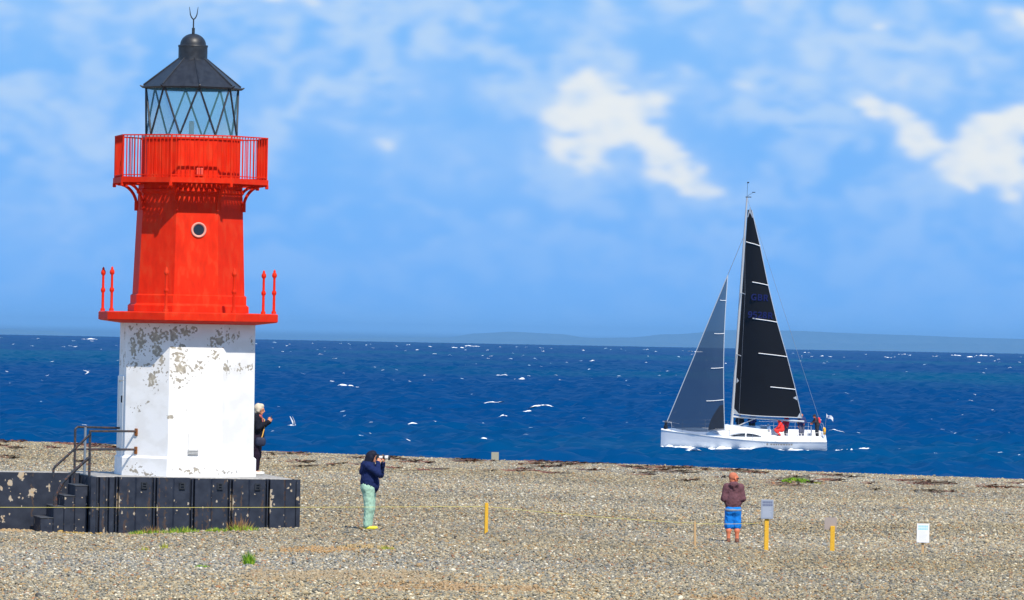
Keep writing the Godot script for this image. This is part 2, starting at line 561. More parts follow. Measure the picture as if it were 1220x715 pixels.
# ---------------------------------------------------------------- beach
func pebble_mesh(sd: int, flat: float) -> ArrayMesh:
	var r := RandomNumberGenerator.new()
	r.seed = sd
	var rows := []
	var dirs := []
	for k in 5: dirs.append([Vector3(r.randf_range(-1, 1), r.randf_range(-1, 1), r.randf_range(-1, 1)).normalized(), r.randf_range(0.72, 0.98)])
	for i in 6:
		var el := PI * (i / 5.0 - 0.5)
		var ring := PackedVector3Array()
		for k in 7:
			var a := TAU * k / 7.0 + i * 0.4
			var p := Vector3(cos(a) * cos(el), sin(el), sin(a) * cos(el))
			var q := 1.0
			for d in dirs:
				var t: float = p.dot(d[0])
				if t > d[1] * 0.9: q = minf(q, d[1] * 0.9 / t)
			ring.append(p * q * Vector3(1.0, flat, 0.82))
		rows.append(ring)
	var g := Geo.new()
	g.grid(rows, true)
	return g.mesh()

func beach() -> void:
	# one sheet from behind the camera down under the sea
	var zs := []
	var z := 60.0
	while z > -260.0:
		zs.append(z); z -= 10.0 if z > -80.0 else 2.0
	zs.append_array([-270.0, -300.0, -360.0])
	var xs := []
	for k in 41: xs.append(-30.0 + k * 1.5)
	for q in [36.0, 45.0, 60.0, 90.0, 140.0, 220.0, 400.0, 700.0]:
		xs.append(q); xs.push_front(-q)
	var rows := []
	for zz in zs:
		var row := PackedVector3Array()
		for x in xs: row.append(Vector3(x, ground(x, zz) - 0.03, zz))
		rows.append(row)
	var g := Geo.new()
	g.grid(rows)
	tag(obj("beach", g, M.ground), "sheet of grey and tan shingle sloping to the sea", "", "", "structure")

	# the stones themselves
	var tones := [[0.20, Color(0.30, 0.265, 0.20)], [0.18, Color(0.235, 0.225, 0.195)], [0.15, Color(0.40, 0.34, 0.24)], [0.13, Color(0.16, 0.16, 0.15)], [0.09, Color(0.48, 0.44, 0.35)],
		[0.10, Color(0.34, 0.235, 0.125)], [0.07, Color(0.22, 0.225, 0.225)], [0.025, Color(0.66, 0.63, 0.55)], [0.03, Color(0.31, 0.165, 0.095)], [0.02, Color(0.08, 0.08, 0.082)]]
	var patch := noise(0.045, 51, 3)
	var broad := noise(0.05, 53, 4)
	var sandy := [[-3.85, 115.3, 1.0, 1.6, Color(0.40, 0.22, 0.07)], [-2.9, 116.5, 0.7, 1.2, Color(0.42, 0.28, 0.10)], [-11.6, 128.3, 1.7, 1.3, Color(0.46, 0.30, 0.14)], [-9.7, 127.3, 0.5, 0.6, Color(0.42, 0.27, 0.04)], [-1.0, 99.0, 1.6, 1.5, Color(0.36, 0.22, 0.10)], [5.5, 98.0, 2.2, 1.6, Color(0.36, 0.22, 0.10)], [-3.0, 103.0, 2.4, 2.5, Color(0.34, 0.25, 0.14)]]
	var kinds := [pebble_mesh(1, 0.62), pebble_mesh(2, 0.5), pebble_mesh(3, 0.72)]
	var count := 190000
	for kind in 3:
		var mm := MultiMesh.new()
		mm.transform_format = MultiMesh.TRANSFORM_3D
		mm.use_colors = true
		mm.mesh = kinds[kind]
		mm.instance_count = count
		for i in count:
			# even over the ground
			var d := sqrt(rng.randf_range(94.0 * 94.0, 212.0 * 212.0))
			if rng.randf() < 0.12: d = rng.randf_range(93.0, 135.0)
			var hw := d * 0.0945 + 1.6
			var x := rng.randf_range(-hw, hw)
			var s := 0.019 + 0.024 * pow(rng.randf(), 2.0)
			if rng.randf() < 0.012: s *= rng.randf_range(1.3, 2.0)
			var y := ground(x, -d)
			var b := Basis(Vector3.UP, rng.randf() * TAU) * Basis(Vector3(1, 0, 0), rng.randf_range(-0.5, 0.5)) * Basis(Vector3(0, 0, 1), rng.randf_range(-0.5, 0.5))
			b = b.scaled_local(Vector3(s * rng.randf_range(0.85, 1.35), s * rng.randf_range(0.8, 1.2), s))
			mm.set_instance_transform(i, Transform3D(b, Vector3(x, y + s * rng.randf_range(-0.35, 0.45), -d)))
			var t := rng.randf()
			var col: Color = tones[0][1]
			for q in tones:
				t -= q[0]
				if t <= 0.0:
					col = q[1]; break
			var warm := 0.04 + patch.get_noise_2d(x * 0.5, d) * 0.30
			var dark := smoothstep(-0.30, 0.50, broad.get_noise_2d(x * 0.6, d))
			var k := rng.randf_range(0.84, 1.14) * lerpf(1.02, 0.82, dark)
			warm += dark * 0.08
			col = Color(col.r * k * (1.0 + warm * 0.25), col.g * k * (0.985 + warm * 0.02), col.b * k * 0.91 * (1.0 - warm * 0.5))
			for q in sandy:      # patches of tan grit and rusty stones
				var far2: float = pow((x - q[0]) / q[2], 2) + pow((d - q[1]) / q[3], 2) + bumps.get_noise_2d(x * 9.0, d * 3.0) * 0.9
				if far2 < 1.0 and rng.randf() < 0.75: col = col.lerp(q[4], 0.7)
			mm.set_instance_color(i, col)
		var o := MultiMeshInstance3D.new()
		o.name = numbered("shingle")
		o.multimesh = mm
		o.material_override = M.pebble
		add_child(o)
		tag(o, "loose grey, white and brown beach stones covering the shore", "shingle", "", "stuff")

# ---------------------------------------------------------------- sea
func sea() -> void:
	var radii := []
	var r := 150.0
	while r < 13500.0:
		radii.append(r)
		if r < 310.0: r += 8.0
		elif r < 650.0: r += 0.7
		elif r < 900.0: r += 1.2
		elif r < 1500.0: r += 2.0
		else: r *= 1.0025
	var angs := []
	for k in 30: angs.append(-PI + k * (PI - 0.125) / 30.0)
	for k in 251: angs.append(-0.125 + k * 0.001)
	for k in 30: angs.append(0.125 + (k + 1) * (PI - 0.125) / 30.0)
	var shoal := noise(0.0025, 61, 3)
	var g := Geo.new()
	g.colored = true
	var w := angs.size()
	var sn := PackedFloat32Array()
	var cs := PackedFloat32Array()
	for a in angs:
		sn.append(sin(a)); cs.append(cos(a))
	var deep := Color(0.0, 0.046, 0.155)
	var teal := Color(0.0, 0.082, 0.158)
	for q in radii:
		var drop: float = SEA - q * q / (2.0 * EARTH)
		for k in w:
			var x: float = sn[k] * q
			var z: float = -cs[k] * q
			var y := drop + (wave(x, z) if k >= 28 and k < w - 28 else 0.0)
			var s := shoal.get_noise_2d(x * 0.9, z * 0.55)
			var band: float = smoothstep(800.0, 1300.0, q) * (1.0 - smoothstep(1900.0, 3200.0, q))
			g.tint = deep.lerp(teal, clampf(smoothstep(-0.05, 0.45, s) * 0.25 + band * 0.30 * smoothstep(-0.35, 0.3, s), 0, 1))
			g.add(Vector3(x, y, z), Vector3.ZERO)
	for j in radii.size() - 1:
		for k in w - 1:
			var a := j * w + k
			var e := a + w
			var nn := (g.v[a + 1] - g.v[a]).cross(g.v[e] - g.v[a])
			g.n[a] += nn; g.n[a + 1] += nn; g.n[e] += nn; g.n[e + 1] += nn
			g.idx.append_array([a, e + 1, a + 1, a, e, e + 1])
	for i in g.n.size(): g.n[i] = g.n[i].normalized() if g.n[i].length_squared() > 0.0 else Vector3.UP
	tag(obj("sea", g, M.sea), "choppy deep blue sea with whitecaps", "", "", "structure")

	# whitecaps: ragged low ridges of foam on the wave tops
	var f := Geo.new()
	f.colored = true
	var ragged := noise(0.9, 81, 3)
	for k in 560:
		# spread evenly by how far below the horizon they lie, so denser with distance
		var t := pow(rng.randf(), 2.3)
		var drop := lerpf(0.00165, 0.0205, t)
		var dist := 7.7 / drop
		if dist > 6000.0: dist = rng.randf_range(2000.0, 6000.0)
		var a := rng.randf_range(-0.105, 0.105)
		var x := sin(a) * dist
		var z := -cos(a) * dist
		var best := -9.0
		var bz := z
		for q in 9:
			var zz := z + (q - 4) * 1.2
			var h := wave(x, zz)
			if h > best: best = h; bz = zz
		var px := dist / 6760.0                        # metres that one pixel of the photograph spans there
		var big := rng.randf() < 0.06
		f.tint = Color(0.86, 0.89, 0.9) if big or rng.randf() < 0.35 else Color(0.30, 0.46, 0.60).lerp(Color(0.7, 0.78, 0.84), rng.randf())
		var half: float = px * (rng.randf_range(5.0, 14.0) if big else rng.randf_range(0.6, 2.4)) 
		var tall: float = px * (rng.randf_range(1.0, 1.9) if big else rng.randf_range(0.3, 0.75))
		half = minf(half, 6.0)
		foam_ridge(f, ragged, Vector3(x, 0, bz), Vector3(1, 0, rng.randf_range(-0.06, 0.06)), half * 1.4, tall * 0.7)
	tag(obj("whitecaps", f, M.foam), "scattered white foam crests breaking on the waves", "foam", "", "stuff")

func foam_ridge(f: Geo, ragged: FastNoiseLite, at: Vector3, along: Vector3, half: float, tall: float, wide := 0.0) -> void:
	var n := 14
	if wide == 0.0: wide = maxf(tall * 2.0, half * 0.3)
	var rows := []
	for j in 5:
		var row := PackedVector3Array()
		for i in n + 1:
			var s := i * 2.0 / n - 1.0
			var env := sqrt(maxf(0.0, 1.0 - s * s)) * clampf(0.62 + 0.9 * ragged.get_noise_2d(at.x * 3.1 + s * 2.6, at.z * 1.7), 0.0, 1.4)
			var q := j / 4.0
			var p := at + along * s * half
			p.z += (0.5 - q) * -wide * env * 1.0
			var prof := [0.0, 0.75, 1.0, 0.6, 0.0]
			p.y = sea_y(p.x, p.z) + tall * env * prof[j] - 0.02
			row.append(p)
		rows.append(row)
	f.grid(rows)

# ---------------------------------------------------------------- far hills
func hills() -> void:
	# heights of the skyline in metres, along the compass; ranges lie over 90 km off, their feet below the horizon
	for rg in [["hills", 94000.0, [[-0.0960, 1], [-0.088, 7], [-0.0815, 6], [-0.076, 1], [-0.072, -6]], "faint blue hills low on the horizon left of the lighthouse"],
			["hills", 97000.0, [[-0.036, -6], [-0.030, 3], [-0.022, 5], [-0.012, 6], [-0.006, 12], [0.0, 15], [0.008, 14], [0.014, 10], [0.02, 11], [0.028, 16], [0.04, 22], [0.05, 22.5], [0.058, 21], [0.07, 20], [0.085, 18.5], [0.1, 17], [0.115, 14], [0.13, -6]], "long blue hills on the horizon behind the yacht"],
			["hills", 91000.0, [[-0.04, -6], [-0.02, 3], [0.0, 7], [0.015, 8], [0.03, 5], [0.06, 9], [0.08, 11], [0.105, 10], [0.13, -6]], "lower nearer line of blue hills on the horizon"]]:
		var d: float = rg[1]
		var line: Array = rg[2]
		var rough := noise(0.012, int(d), 4)
		var px := d / 6760.0
		var floor_y := 4.6 - 9.8 * px
		var rows := []
		var steps := 240
		for j in 7:
			var row := PackedVector3Array()
			var q := absf(j - 3) / 3.0
			for i in steps + 1:
				var a: float = lerpf(line[0][0], line[-1][0], float(i) / steps)
				var h := 0.0
				for k in range(1, line.size()):
					if a >= line[k - 1][0]:
						var t: float = clampf((a - line[k - 1][0]) / (line[k][0] - line[k - 1][0]), 0, 1)
						h = lerpf(line[k - 1][1], line[k][1], t * t * (3 - 2 * t))
				h += rough.get_noise_2d(i * 1.0, j * 30.0) * 1.2
				var dist := d + (j - 3) * 700.0 + 300.0 * rough.get_noise_2d(i * 2.0, 500.0 + j * 40.0)
				var y := floor_y + px * h - (px * h + 160.0) * q * q * 0.9
				row.append(Vector3(sin(a) * dist, y, -cos(a) * dist))
			rows.append(row)
		rows.reverse()
		var g := Geo.new()
		g.grid(rows)
		tag(obj(rg[0], g, M.hill), rg[3], "", "", "structure")

# ---------------------------------------------------------------- lighthouse
const TOWER := Vector3(-7.42, 1.28, -130.0)      # middle of the tower's foot, on the slab
const PHI := 0.2007                              # its front face looks 11.5 degrees right of the camera

func speckle(im: Image, mask: PackedFloat32Array, w: int, h: int, under: Array, sd: int, grain: float, keep := 0.5) -> void:
	var fine := noise(grain, sd, 4)
	for y in h:
		for x in w:
			var m := mask[y * w + x]
			if m < 0.03: continue
			var t := fine.get_noise_2d(x, y * 0.75) * 0.5 + 0.5
			var hit := m + (t - 0.5) * 1.5
			if hit > keep:
				var col: Color = under[0].lerp(under[1], clampf(t * 1.7 - 0.35, 0, 1))
				im.set_pixel(x, y, col.linear_to_srgb())

func spot(mask: PackedFloat32Array, w: int, h: int, cx: float, cy: float, rx: float, ry: float, s: float) -> void:
	for y in range(maxi(0, int(cy - ry * 1.6)), mini(h, int(cy + ry * 1.6) + 1)):
		for x in range(maxi(0, int(cx - rx * 1.6)), mini(w, int(cx + rx * 1.6) + 1)):
			var r := pow((x - cx) / rx, 2) + pow((y - cy) / ry, 2)
			mask[y * w + x] = maxf(mask[y * w + x], s * exp(-r * 0.9))

func tower_texture() -> ImageTexture:
	# columns: eight faces of 128 pixels, starting with the face at -90 degrees (the door's); rows: 3.5 m from top to foot
	var w := 1024
	var h := 512
	var im := noise(0.012, 91, 4).get_image(w, h)
	im.convert(Image.FORMAT_RGB8)
	for y in h:
		for x in w:
			var t := im.get_pixel(x, y).r
			var col := Color(0.80, 0.795, 0.78).lerp(Color(0.86, 0.86, 0.855), smoothstep(0.25, 0.6, t))
			im.set_pixel(x, y, col.linear_to_srgb())
	var mask := PackedFloat32Array()
	mask.resize(w * h)
	# photograph's peeled places: x, y, half width, half height, weight
	for q in [[167, 405, 6, 16, 0.8], [158, 414, 4, 14, 0.75], [154, 391, 3, 3, 0.8], [186, 402, 10, 10, 0.85], [186, 417, 7, 10, 0.8], [193, 428, 4, 7, 0.7], [200, 400, 6, 8, 0.6], [160, 434, 9, 6, 0.5], [178, 434, 12, 2, 0.5],
			[208, 398, 7, 9, 0.85], [222, 396, 8, 6, 0.8], [230, 391, 5, 4, 0.7], [213, 414, 9, 5, 0.65], [214, 425, 8, 8, 0.72], [217, 438, 8, 8, 0.85], [214, 452, 10, 9, 0.5], [239, 436, 7, 6, 0.55], [230, 440, 8, 7, 0.4],
			[255, 408, 5, 8, 0.75], [263, 404, 5, 9, 0.85], [258, 423, 8, 7, 0.5], [204, 443, 8, 5, 0.42], [272, 401, 3, 7, 0.7], [278, 402, 2, 5, 0.7], [284, 399, 2, 4, 0.7], [272, 438, 4, 7, 0.75], [285, 438, 4, 5, 0.55], [296, 438, 4, 5, 0.55], [298, 408, 2, 8, 0.5],
			[182, 452, 7, 11, 0.75], [190, 441, 7, 6, 0.5], [178, 478, 3, 3, 0.5], [165, 486, 6, 4, 0.4], [205, 496, 4, 3, 1.1], [218, 487, 8, 2, 0.4], [165, 558, 10, 5, 0.52], [232, 559, 15, 4, 0.55], [270, 561, 10, 3, 0.42], [180, 563, 8, 3, 0.5]]:
		var px: float = q[0]
		var fx := 0.0
		var k := 0.0
		if px < 203.0:
			fx = 128.0 + (px - 150.0) / 53.0 * 128.0; k = 128.0 / 53.0
		elif px < 268.0:
			fx = 256.0 + (px - 203.0) / 65.0 * 128.0; k = 128.0 / 65.0
		else:
			fx = 384.0 + (px - 268.0) / 34.0 * 128.0; k = 128.0 / 34.0
		var fy: float = (q[1] - (px - 220.0) * 0.0188 - 384.0) / 182.0 * h
		spot(mask, w, h, fx, fy, q[2] * k, q[3] * h / 182.0, q[4])
	for k in 26: spot(mask, w, h, rng.randf_range(512, 1020), rng.randf_range(10, 240), rng.randf_range(6, 24), rng.randf_range(8, 34), rng.randf_range(0.5, 0.8))
	for k in 5: spot(mask, w, h, rng.randf_range(10, 120), rng.randf_range(10, 160), rng.randf_range(5, 14), rng.randf_range(8, 30), 0.65)
	speckle(im, mask, w, h, [Color(0.58, 0.52, 0.40), Color(0.30, 0.275, 0.24)], 92, 0.085, 0.47)
	return ImageTexture.create_from_image(im)

func facing(az: float, r: float, y: float) -> Vector3:
	return Vector3(sin(az) * r, y, cos(az) * r)

func lighthouse() -> void:
	var t := thing("lighthouse", "small octagonal lighthouse, red above white, with a black lantern roof", "lighthouse", TOWER, PHI)
	var v0 := -PI / 2 - PI / 8           # first corner: left edge of the -90 degree face
	# white lower storey
	var g := Geo.new()
	g.mapped = true
	g.drum([Vector2(1.61, 0.0), Vector2(1.595, 3.5)], v0, 8, Vector3.ZERO, true)
	var wm := mat(Color.WHITE, 0.75, 0.35)
	wm.albedo_texture = tower_texture()
	obj("white_storey", g, wm, t)
	g = Geo.new(); g.mapped = true
	g.drum([Vector2(1.67, -0.02), Vector2(1.67, 0.40), Vector2(1.61, 0.45)], v0, 8, Vector3.ZERO, true)
	obj("base_course", g, wm, t)
	# door on the left face, frame and handle
	var face := Basis(Vector3.UP, -PI / 2)
	var ap := 1.605 * cos(PI / 8)
	var at := func(x, y, z): return face * Vector3(x, y, ap + z)
	var door := obj("door", _box(at.call(-0.02, 1.05, -0.005), Vector3(0.72, 2.08, 0.05), face, 0.008), M.white, t)
	obj("handle", _box(at.call(0.26, 1.72, 0.035), Vector3(0.05, 0.16, 0.05), face, 0.01), M.black, door)
	g = Geo.new()
	for s in [-1, 1]: g.box(at.call(-0.02 + s * 0.42, 1.06, 0.005), Vector3(0.11, 2.16, 0.07), face, 0.01)
	g.box(at.call(-0.02, 2.195, 0.005), Vector3(0.95, 0.11, 0.07), face, 0.01)
	obj("door_frame", g, M.white, t)
	# small slotted vent low on the front face
	ap = 1.607 * cos(PI / 8)
	var vent := obj("vent", _box(Vector3(-0.04, 0.555, ap + 0.012), Vector3(0.24, 0.13, 0.03), Basis.IDENTITY, 0.008), mat(Color(0.42, 0.42, 0.42), 0.7), t)
	for k in 3: obj("louvre", _box(Vector3(-0.04, 0.515 + k * 0.038, ap + 0.034), Vector3(0.21, 0.012, 0.014), Basis(Vector3(1, 0, 0), 0.5)), M.alu, vent)
	obj("cable", _box(Vector3(-0.15, 0.80, ap + 0.005), Vector3(0.014, 0.36, 0.014)), mat(Color(0.6, 0.6, 0.58), 0.7), t)

	# red gallery slab round the waist, with eight finialled posts
	g = Geo.new()
	g.drum([Vector2(1.59, 3.46), Vector2(2.08, 3.52), Vector2(2.12, 3.54), Vector2(2.12, 3.70), Vector2(2.10, 3.72), Vector2(1.2, 3.73)], v0)
	obj("lower_gallery", g, M.red, t)
	var post := Geo.new()
	post.lathe([Vector2(0.055, 0.0), Vector2(0.055, 0.05), Vector2(0.034, 0.07), Vector2(0.031, 0.42), Vector2(0.05, 0.45), Vector2(0.055, 0.48), Vector2(0.05, 0.51), Vector2(0.03, 0.54), Vector2(0.028, 0.82), Vector2(0.048, 0.84), Vector2(0.058, 0.88), Vector2(0.05, 0.92), Vector2(0.028, 0.95), Vector2(0.03, 0.98), Vector2(0.0, 1.02)], 10)
	var pm := post.mesh()
	for k in 8:
		var o := obj("railing_post", pm, M.red, t)
		o.position = facing(v0 + k * PI / 4, 2.02, 3.725)
	# red upper storey
	g = Geo.new()
	g.drum([Vector2(1.43, 3.73), Vector2(1.43, 3.87), Vector2(1.39, 3.90), Vector2(1.37, 3.92), Vector2(1.37, 4.10), Vector2(1.33, 4.13)], v0)
	obj("plinth_course", g, M.red, t)
	g = Geo.new()
	g.drum([Vector2(1.325, 4.10), Vector2(1.225, 6.69)], v0)
	obj("red_storey", g, M.red, t)
	# porthole
	var slope := Basis(Vector3(1, 0, 0), -0.036)
	var pc := Vector3(0.04, 5.60, lerpf(1.325, 1.225, 1.5 / 2.59) * cos(PI / 8))
	g = Geo.new()
	var rows := []
	for q in [[0.115, -0.02], [0.13, 0.03], [0.165, 0.035], [0.175, 0.02], [0.178, -0.02]]:
		var ring := PackedVector3Array()
		for k in 24: ring.append(pc + slope * Vector3(cos(TAU * k / 24) * q[0], -sin(TAU * k / 24) * q[0], q[1]))
		rows.append(ring)
	g.grid(rows, true)
	var pf := obj("porthole", g, mat(Color(0.68, 0.30, 0.24), 0.5), t)
	g = Geo.new()
	for k in 24: g.tri(pc + Vector3(0, 0, 0.012), pc + slope * Vector3(cos(TAU * k / 24) * 0.135, sin(TAU * k / 24) * 0.135, 0.012), pc + slope * Vector3(cos(TAU * (k + 1) / 24) * 0.135, sin(TAU * (k + 1) / 24) * 0.135, 0.012))
	obj("pane", g, M.dark_glass, pf)
	# cornice bands under the upper gallery
	g = Geo.new()
	g.drum([Vector2(1.232, 6.42), Vector2(1.27, 6.45), Vector2(1.27, 6.52), Vector2(1.235, 6.54)], v0)
	obj("cornice", g, M.red, t)
	# upper gallery: rim, inner ring and zigzag grating on each of the eight sides
	for k in 8:
		var bas := Basis(Vector3.UP, v0 + PI / 8 + k * PI / 4)
		g = Geo.new()
		var ri := 1.24 * cos(PI / 8)
		var ro := 1.83 * cos(PI / 8)
		var tn := tan(PI / 8)
		for q in [[ri + 0.01, 0.07, 0.05], [(ri + ro) / 2, 0.035, 0.04]]:
			var hl: float = q[0] * tn
			g.box(bas * Vector3(0, 6.745, q[0]), Vector3(hl * 2.0, q[2], q[1]), bas)
		var r1 := ro + 0.005
		g.extrude([bas * Vector3(-(r1 - 0.06) * tn, 6.66, r1 - 0.06), bas * Vector3((r1 - 0.06) * tn, 6.66, r1 - 0.06), bas * Vector3(r1 * tn, 6.66, r1), bas * Vector3(-r1 * tn, 6.66, r1)], Vector3(0, 0.12, 0))
		for rr in 2:
			var za := lerpf(ri, ro, rr * 0.5) + 0.02
			var zb := lerpf(ri, ro, rr * 0.5 + 0.5) - 0.02
			var n := 9 + rr * 2
			var hl := za * tn
			for i in n:
				var x0 := lerpf(-hl, hl, float(i) / n)
				var x1 := lerpf(-hl, hl, float(i + 1) / n)
				var a := Vector3(x0, 0, za)
				var b := Vector3((x0 + x1) / 2 * zb / za, 0, zb)
				for e in [[a, b], [b, Vector3(x1, 0, za)]]:
					var mid: Vector3 = (e[0] + e[1]) / 2
					var len: float = e[0].distance_to(e[1])
					g.box(bas * (mid + Vector3(0, 6.745, 0)), Vector3(0.042, 0.03, len), bas * Basis.looking_at(e[1] - e[0]))
		obj("gallery_grating", g, M.red, t)
	# curved brackets at the corners
	for k in 8:
		var az := v0 + k * PI / 4
		var pts := []
		for i in 9:
			var s := i / 8.0
			pts.append(facing(az, 1.26 + 0.46 * (1.0 - cos(s * PI / 2)), 6.12 + 0.53 * sin(s * PI / 2)))
		g = Geo.new()
		g.tube(pts, 0.038, 6)
		g.box(facing(az, 1.268, 6.14), Vector3(0.1, 0.2, 0.07), Basis(Vector3.UP, az))
		g.box(facing(az, 1.52, 6.645), Vector3(0.06, 0.045, 0.58), Basis(Vector3.UP, az))
		obj("bracket", g, M.red, t)
		g = Geo.new()
		g.box(facing(az, 1.80, 6.62), Vector3(0.07, 0.10, 0.07), Basis(Vector3.UP, az), 0.01)
		obj("gallery_stud", g, M.red, t)
	# balusters and rails
	var bal := Geo.new()
	bal.tube([Vector3(0, 0, 0), Vector3(0, 0.94, 0)], 0.0115, 6)
	var bm := bal.mesh()
	for k in 8:
		var a := facing(v0 + k * PI / 4, 1.79, 6.78)
		var b := facing(v0 + (k + 1) * PI / 4, 1.79, 6.78)
		for i in 13:
			var o := obj("baluster", bm, M.red, t)
			o.position = a.lerp(b, i / 13.0)
			if i == 0: o.scale = Vector3(1.9, 1.03, 1.9)
		g = Geo.new()
		g.box((a + b) / 2 + Vector3(0, 0.955, 0), Vector3(a.distance_to(b) + 0.02, 0.028, 0.045), Basis(Vector3.UP, v0 + PI / 8 + k * PI / 4))
		obj("top_rail", g, M.red, t)
		g = Geo.new()
		g.box((a + b) / 2 + Vector3(0, 0.05, 0), Vector3(a.distance_to(b), 0.02, 0.03), Basis(Vector3.UP, v0 + PI / 8 + k * PI / 4))
		obj("bottom_rail", g, M.red, t)
	# murette: the red panelled wall under the lantern glass
	g = Geo.new()
	g.drum([Vector2(1.165, 6.70), Vector2(1.165, 7.66), Vector2(1.20, 7.67), Vector2(1.20, 7.71), Vector2(1.0, 7.715)], v0)
	obj("lantern_wall", g, M.red, t)
	g = Geo.new()
	g.drum([Vector2(1.17, 7.715), Vector2(1.17, 7.765), Vector2(1.0, 7.77)], v0)
	obj("lantern_sill", g, mat(Color(0.35, 0.36, 0.35), 0.7), t)
	obj("vent_box", _box(Vector3(0.05, 6.93, 1.165 * cos(PI / 8) + 0.05), Vector3(0.16, 0.16, 0.1), Basis.IDENTITY, 0.012), mat(Color(0.78, 0.09, 0.05), 0.5), t)
	for k in 8:
		g = Geo.new()
		for e in [-1, 0, 1]:
			var az := v0 + PI / 8 + k * PI / 4
			g.box(Basis(Vector3.UP, az) * Vector3(e * 0.22, 7.19, 1.165 * cos(PI / 8) + 0.006), Vector3(0.022, 0.92, 0.014), Basis(Vector3.UP, az))
		obj("panel_strip", g, M.red, t)
	# lantern: sixteen triangular panes between a lower octagon and an upper one turned by half a side
	var low := []
	var top := []
	for k in 8:
		low.append(facing(v0 + k * PI / 4, 1.07, 7.765))
		top.append(facing(v0 + PI / 8 + k * PI / 4, 1.07, 8.88))
	for k in 8:
		var a: Vector3 = low[k]
		var b: Vector3 = low[(k + 1) % 8]
		var c: Vector3 = top[k]
		var d: Vector3 = top[(k + 1) % 8]
		for tr in [[a, b, c], [b, d, c]]:
			g = Geo.new()
			var nn: Vector3 = (tr[1] - tr[0]).cross(tr[2] - tr[0]).normalized() * 0.008
			g.extrude([tr[0] - nn * 2.0, tr[1] - nn * 2.0, tr[2] - nn * 2.0], nn)
			obj("lantern_pane", g, M.glass, t)
		for e in [[a, c], [c, b]]:
			g = Geo.new()
			g.tube([e[0], e[1]], 0.024, 6)
			obj("glazing_bar", g, M.black, t)
		g = Geo.new()
		g.tube([c, d], 0.026, 6)
		obj("glazing_bar", g, M.black, t)
	# lamp optic inside, seen faintly through the glass
	g = Geo.new()
	g.lathe([Vector2(0.06, 7.72), Vector2(0.06, 8.1), Vector2(0.0, 8.12)], 12)
	obj("lamp_pedestal", g, M.alu, t)
	g = Geo.new()
	g.drum([Vector2(0.95, 7.70), Vector2(0.0, 7.71)], v0)
	obj("lantern_floor", g, M.concrete, t)
	# roof, ventilator drum, dome and forked finial
	g = Geo.new()
	var r0 := v0 + PI / 8
	g.drum([Vector2(1.05, 8.83), Vector2(1.15, 8.84), Vector2(1.165, 8.87), Vector2(1.12, 8.91), Vector2(0.34, 9.53)], r0)
	var roof := obj("roof", g, M.black, t)
	for k in 8:
		g = Geo.new()
		g.tube([facing(r0 + k * PI / 4, 1.13, 8.915), facing(r0 + k * PI / 4, 0.33, 9.54)], 0.018, 5)
		obj("roof_rib", g, M.black, roof)
		g = Geo.new()
		g.tube([facing(r0 + k * PI / 4, 1.14, 8.87), facing(r0 + k * PI / 4, 1.21, 8.90)], [0.03, 0.012], 5)
		obj("eave_spike", g, M.black, roof)
	g = Geo.new()
	g.lathe([Vector2(0.36, 9.48), Vector2(0.335, 9.54), Vector2(0.335, 9.80), Vector2(0.345, 9.82), Vector2(0.345, 9.85), Vector2(0.30, 9.86)], 24)
	obj("ventilator", g, M.black, t)
	g = Geo.new()
	var dome := []
	for i in 9: dome.append(Vector2(0.302 * cos(i * PI / 16), 9.85 + 0.27 * sin(i * PI / 16)))
	g.lathe(dome, 24)
	obj("dome", g, M.black, t)
	g = Geo.new()
	g.tube([Vector3(0, 10.1, 0), Vector3(0, 10.25, 0)], 0.035, 8)
	g.tube([Vector3(0, 10.24, 0), Vector3(0, 10.46, 0)], 0.016, 8)
	for s in [-1, 1]:
		g.tube([Vector3(0, 10.44, 0), Vector3(s * 0.045, 10.485, 0), Vector3(s * 0.075, 10.55, 0), Vector3(s * 0.10, 10.73, 0)], [0.016, 0.016, 0.013, 0.006], 6)
	obj("forked_finial", g, M.black, t)

func _box(c: Vector3, s: Vector3, b := Basis.IDENTITY, bevel := 0.0) -> Geo:
	var g := Geo.new()
	g.box(c, s, b, bevel)
	return g

# ---------------------------------------------------------------- the sheet-pile base, the wall beside it, steps and handrails
func paint_texture(sd: int, chips: Array, streaks: int, w := 192, flecks := 26) -> ImageTexture:
	var h := 256
	var im := noise(0.02, sd, 4).get_image(w, h)
	im.convert(Image.FORMAT_RGB8)
	for y in h:
		for x in w:
			var t := im.get_pixel(x, y).r
			im.set_pixel(x, y, Color(0.008, 0.013, 0.028).lerp(Color(0.028, 0.036, 0.058), t).linear_to_srgb())
	var mask := PackedFloat32Array()
	mask.resize(w * h)
	var r := RandomNumberGenerator.new()
	r.seed = sd
	for k in streaks:
		var x := r.randf_range(6, w - 6)
		spot(mask, w, h, x, r.randf_range(20, 200), r.randf_range(2, 8), r.randf_range(30, 120), r.randf_range(0.4, 0.62))
	speckle(im, mask, w, h, [Color(0.10, 0.048, 0.030), Color(0.045, 0.036, 0.034)], sd + 1, 0.06, 0.40)
	mask.fill(0.0)
	for q in chips: spot(mask, w, h, q[0] * w, q[1] * h, q[2] * w, q[3] * h, q[4])
	for k in flecks: spot(mask, w, h, r.randf() * w, r.randf() * h, r.randf_range(1.5, 3.5), r.randf_range(2, 5), 0.7)
	speckle(im, mask, w, h, [Color(0.48, 0.33, 0.17), Color(0.42, 0.37, 0.30)], sd + 2, 0.07, 0.42)
	return ImageTexture.create_from_image(im)

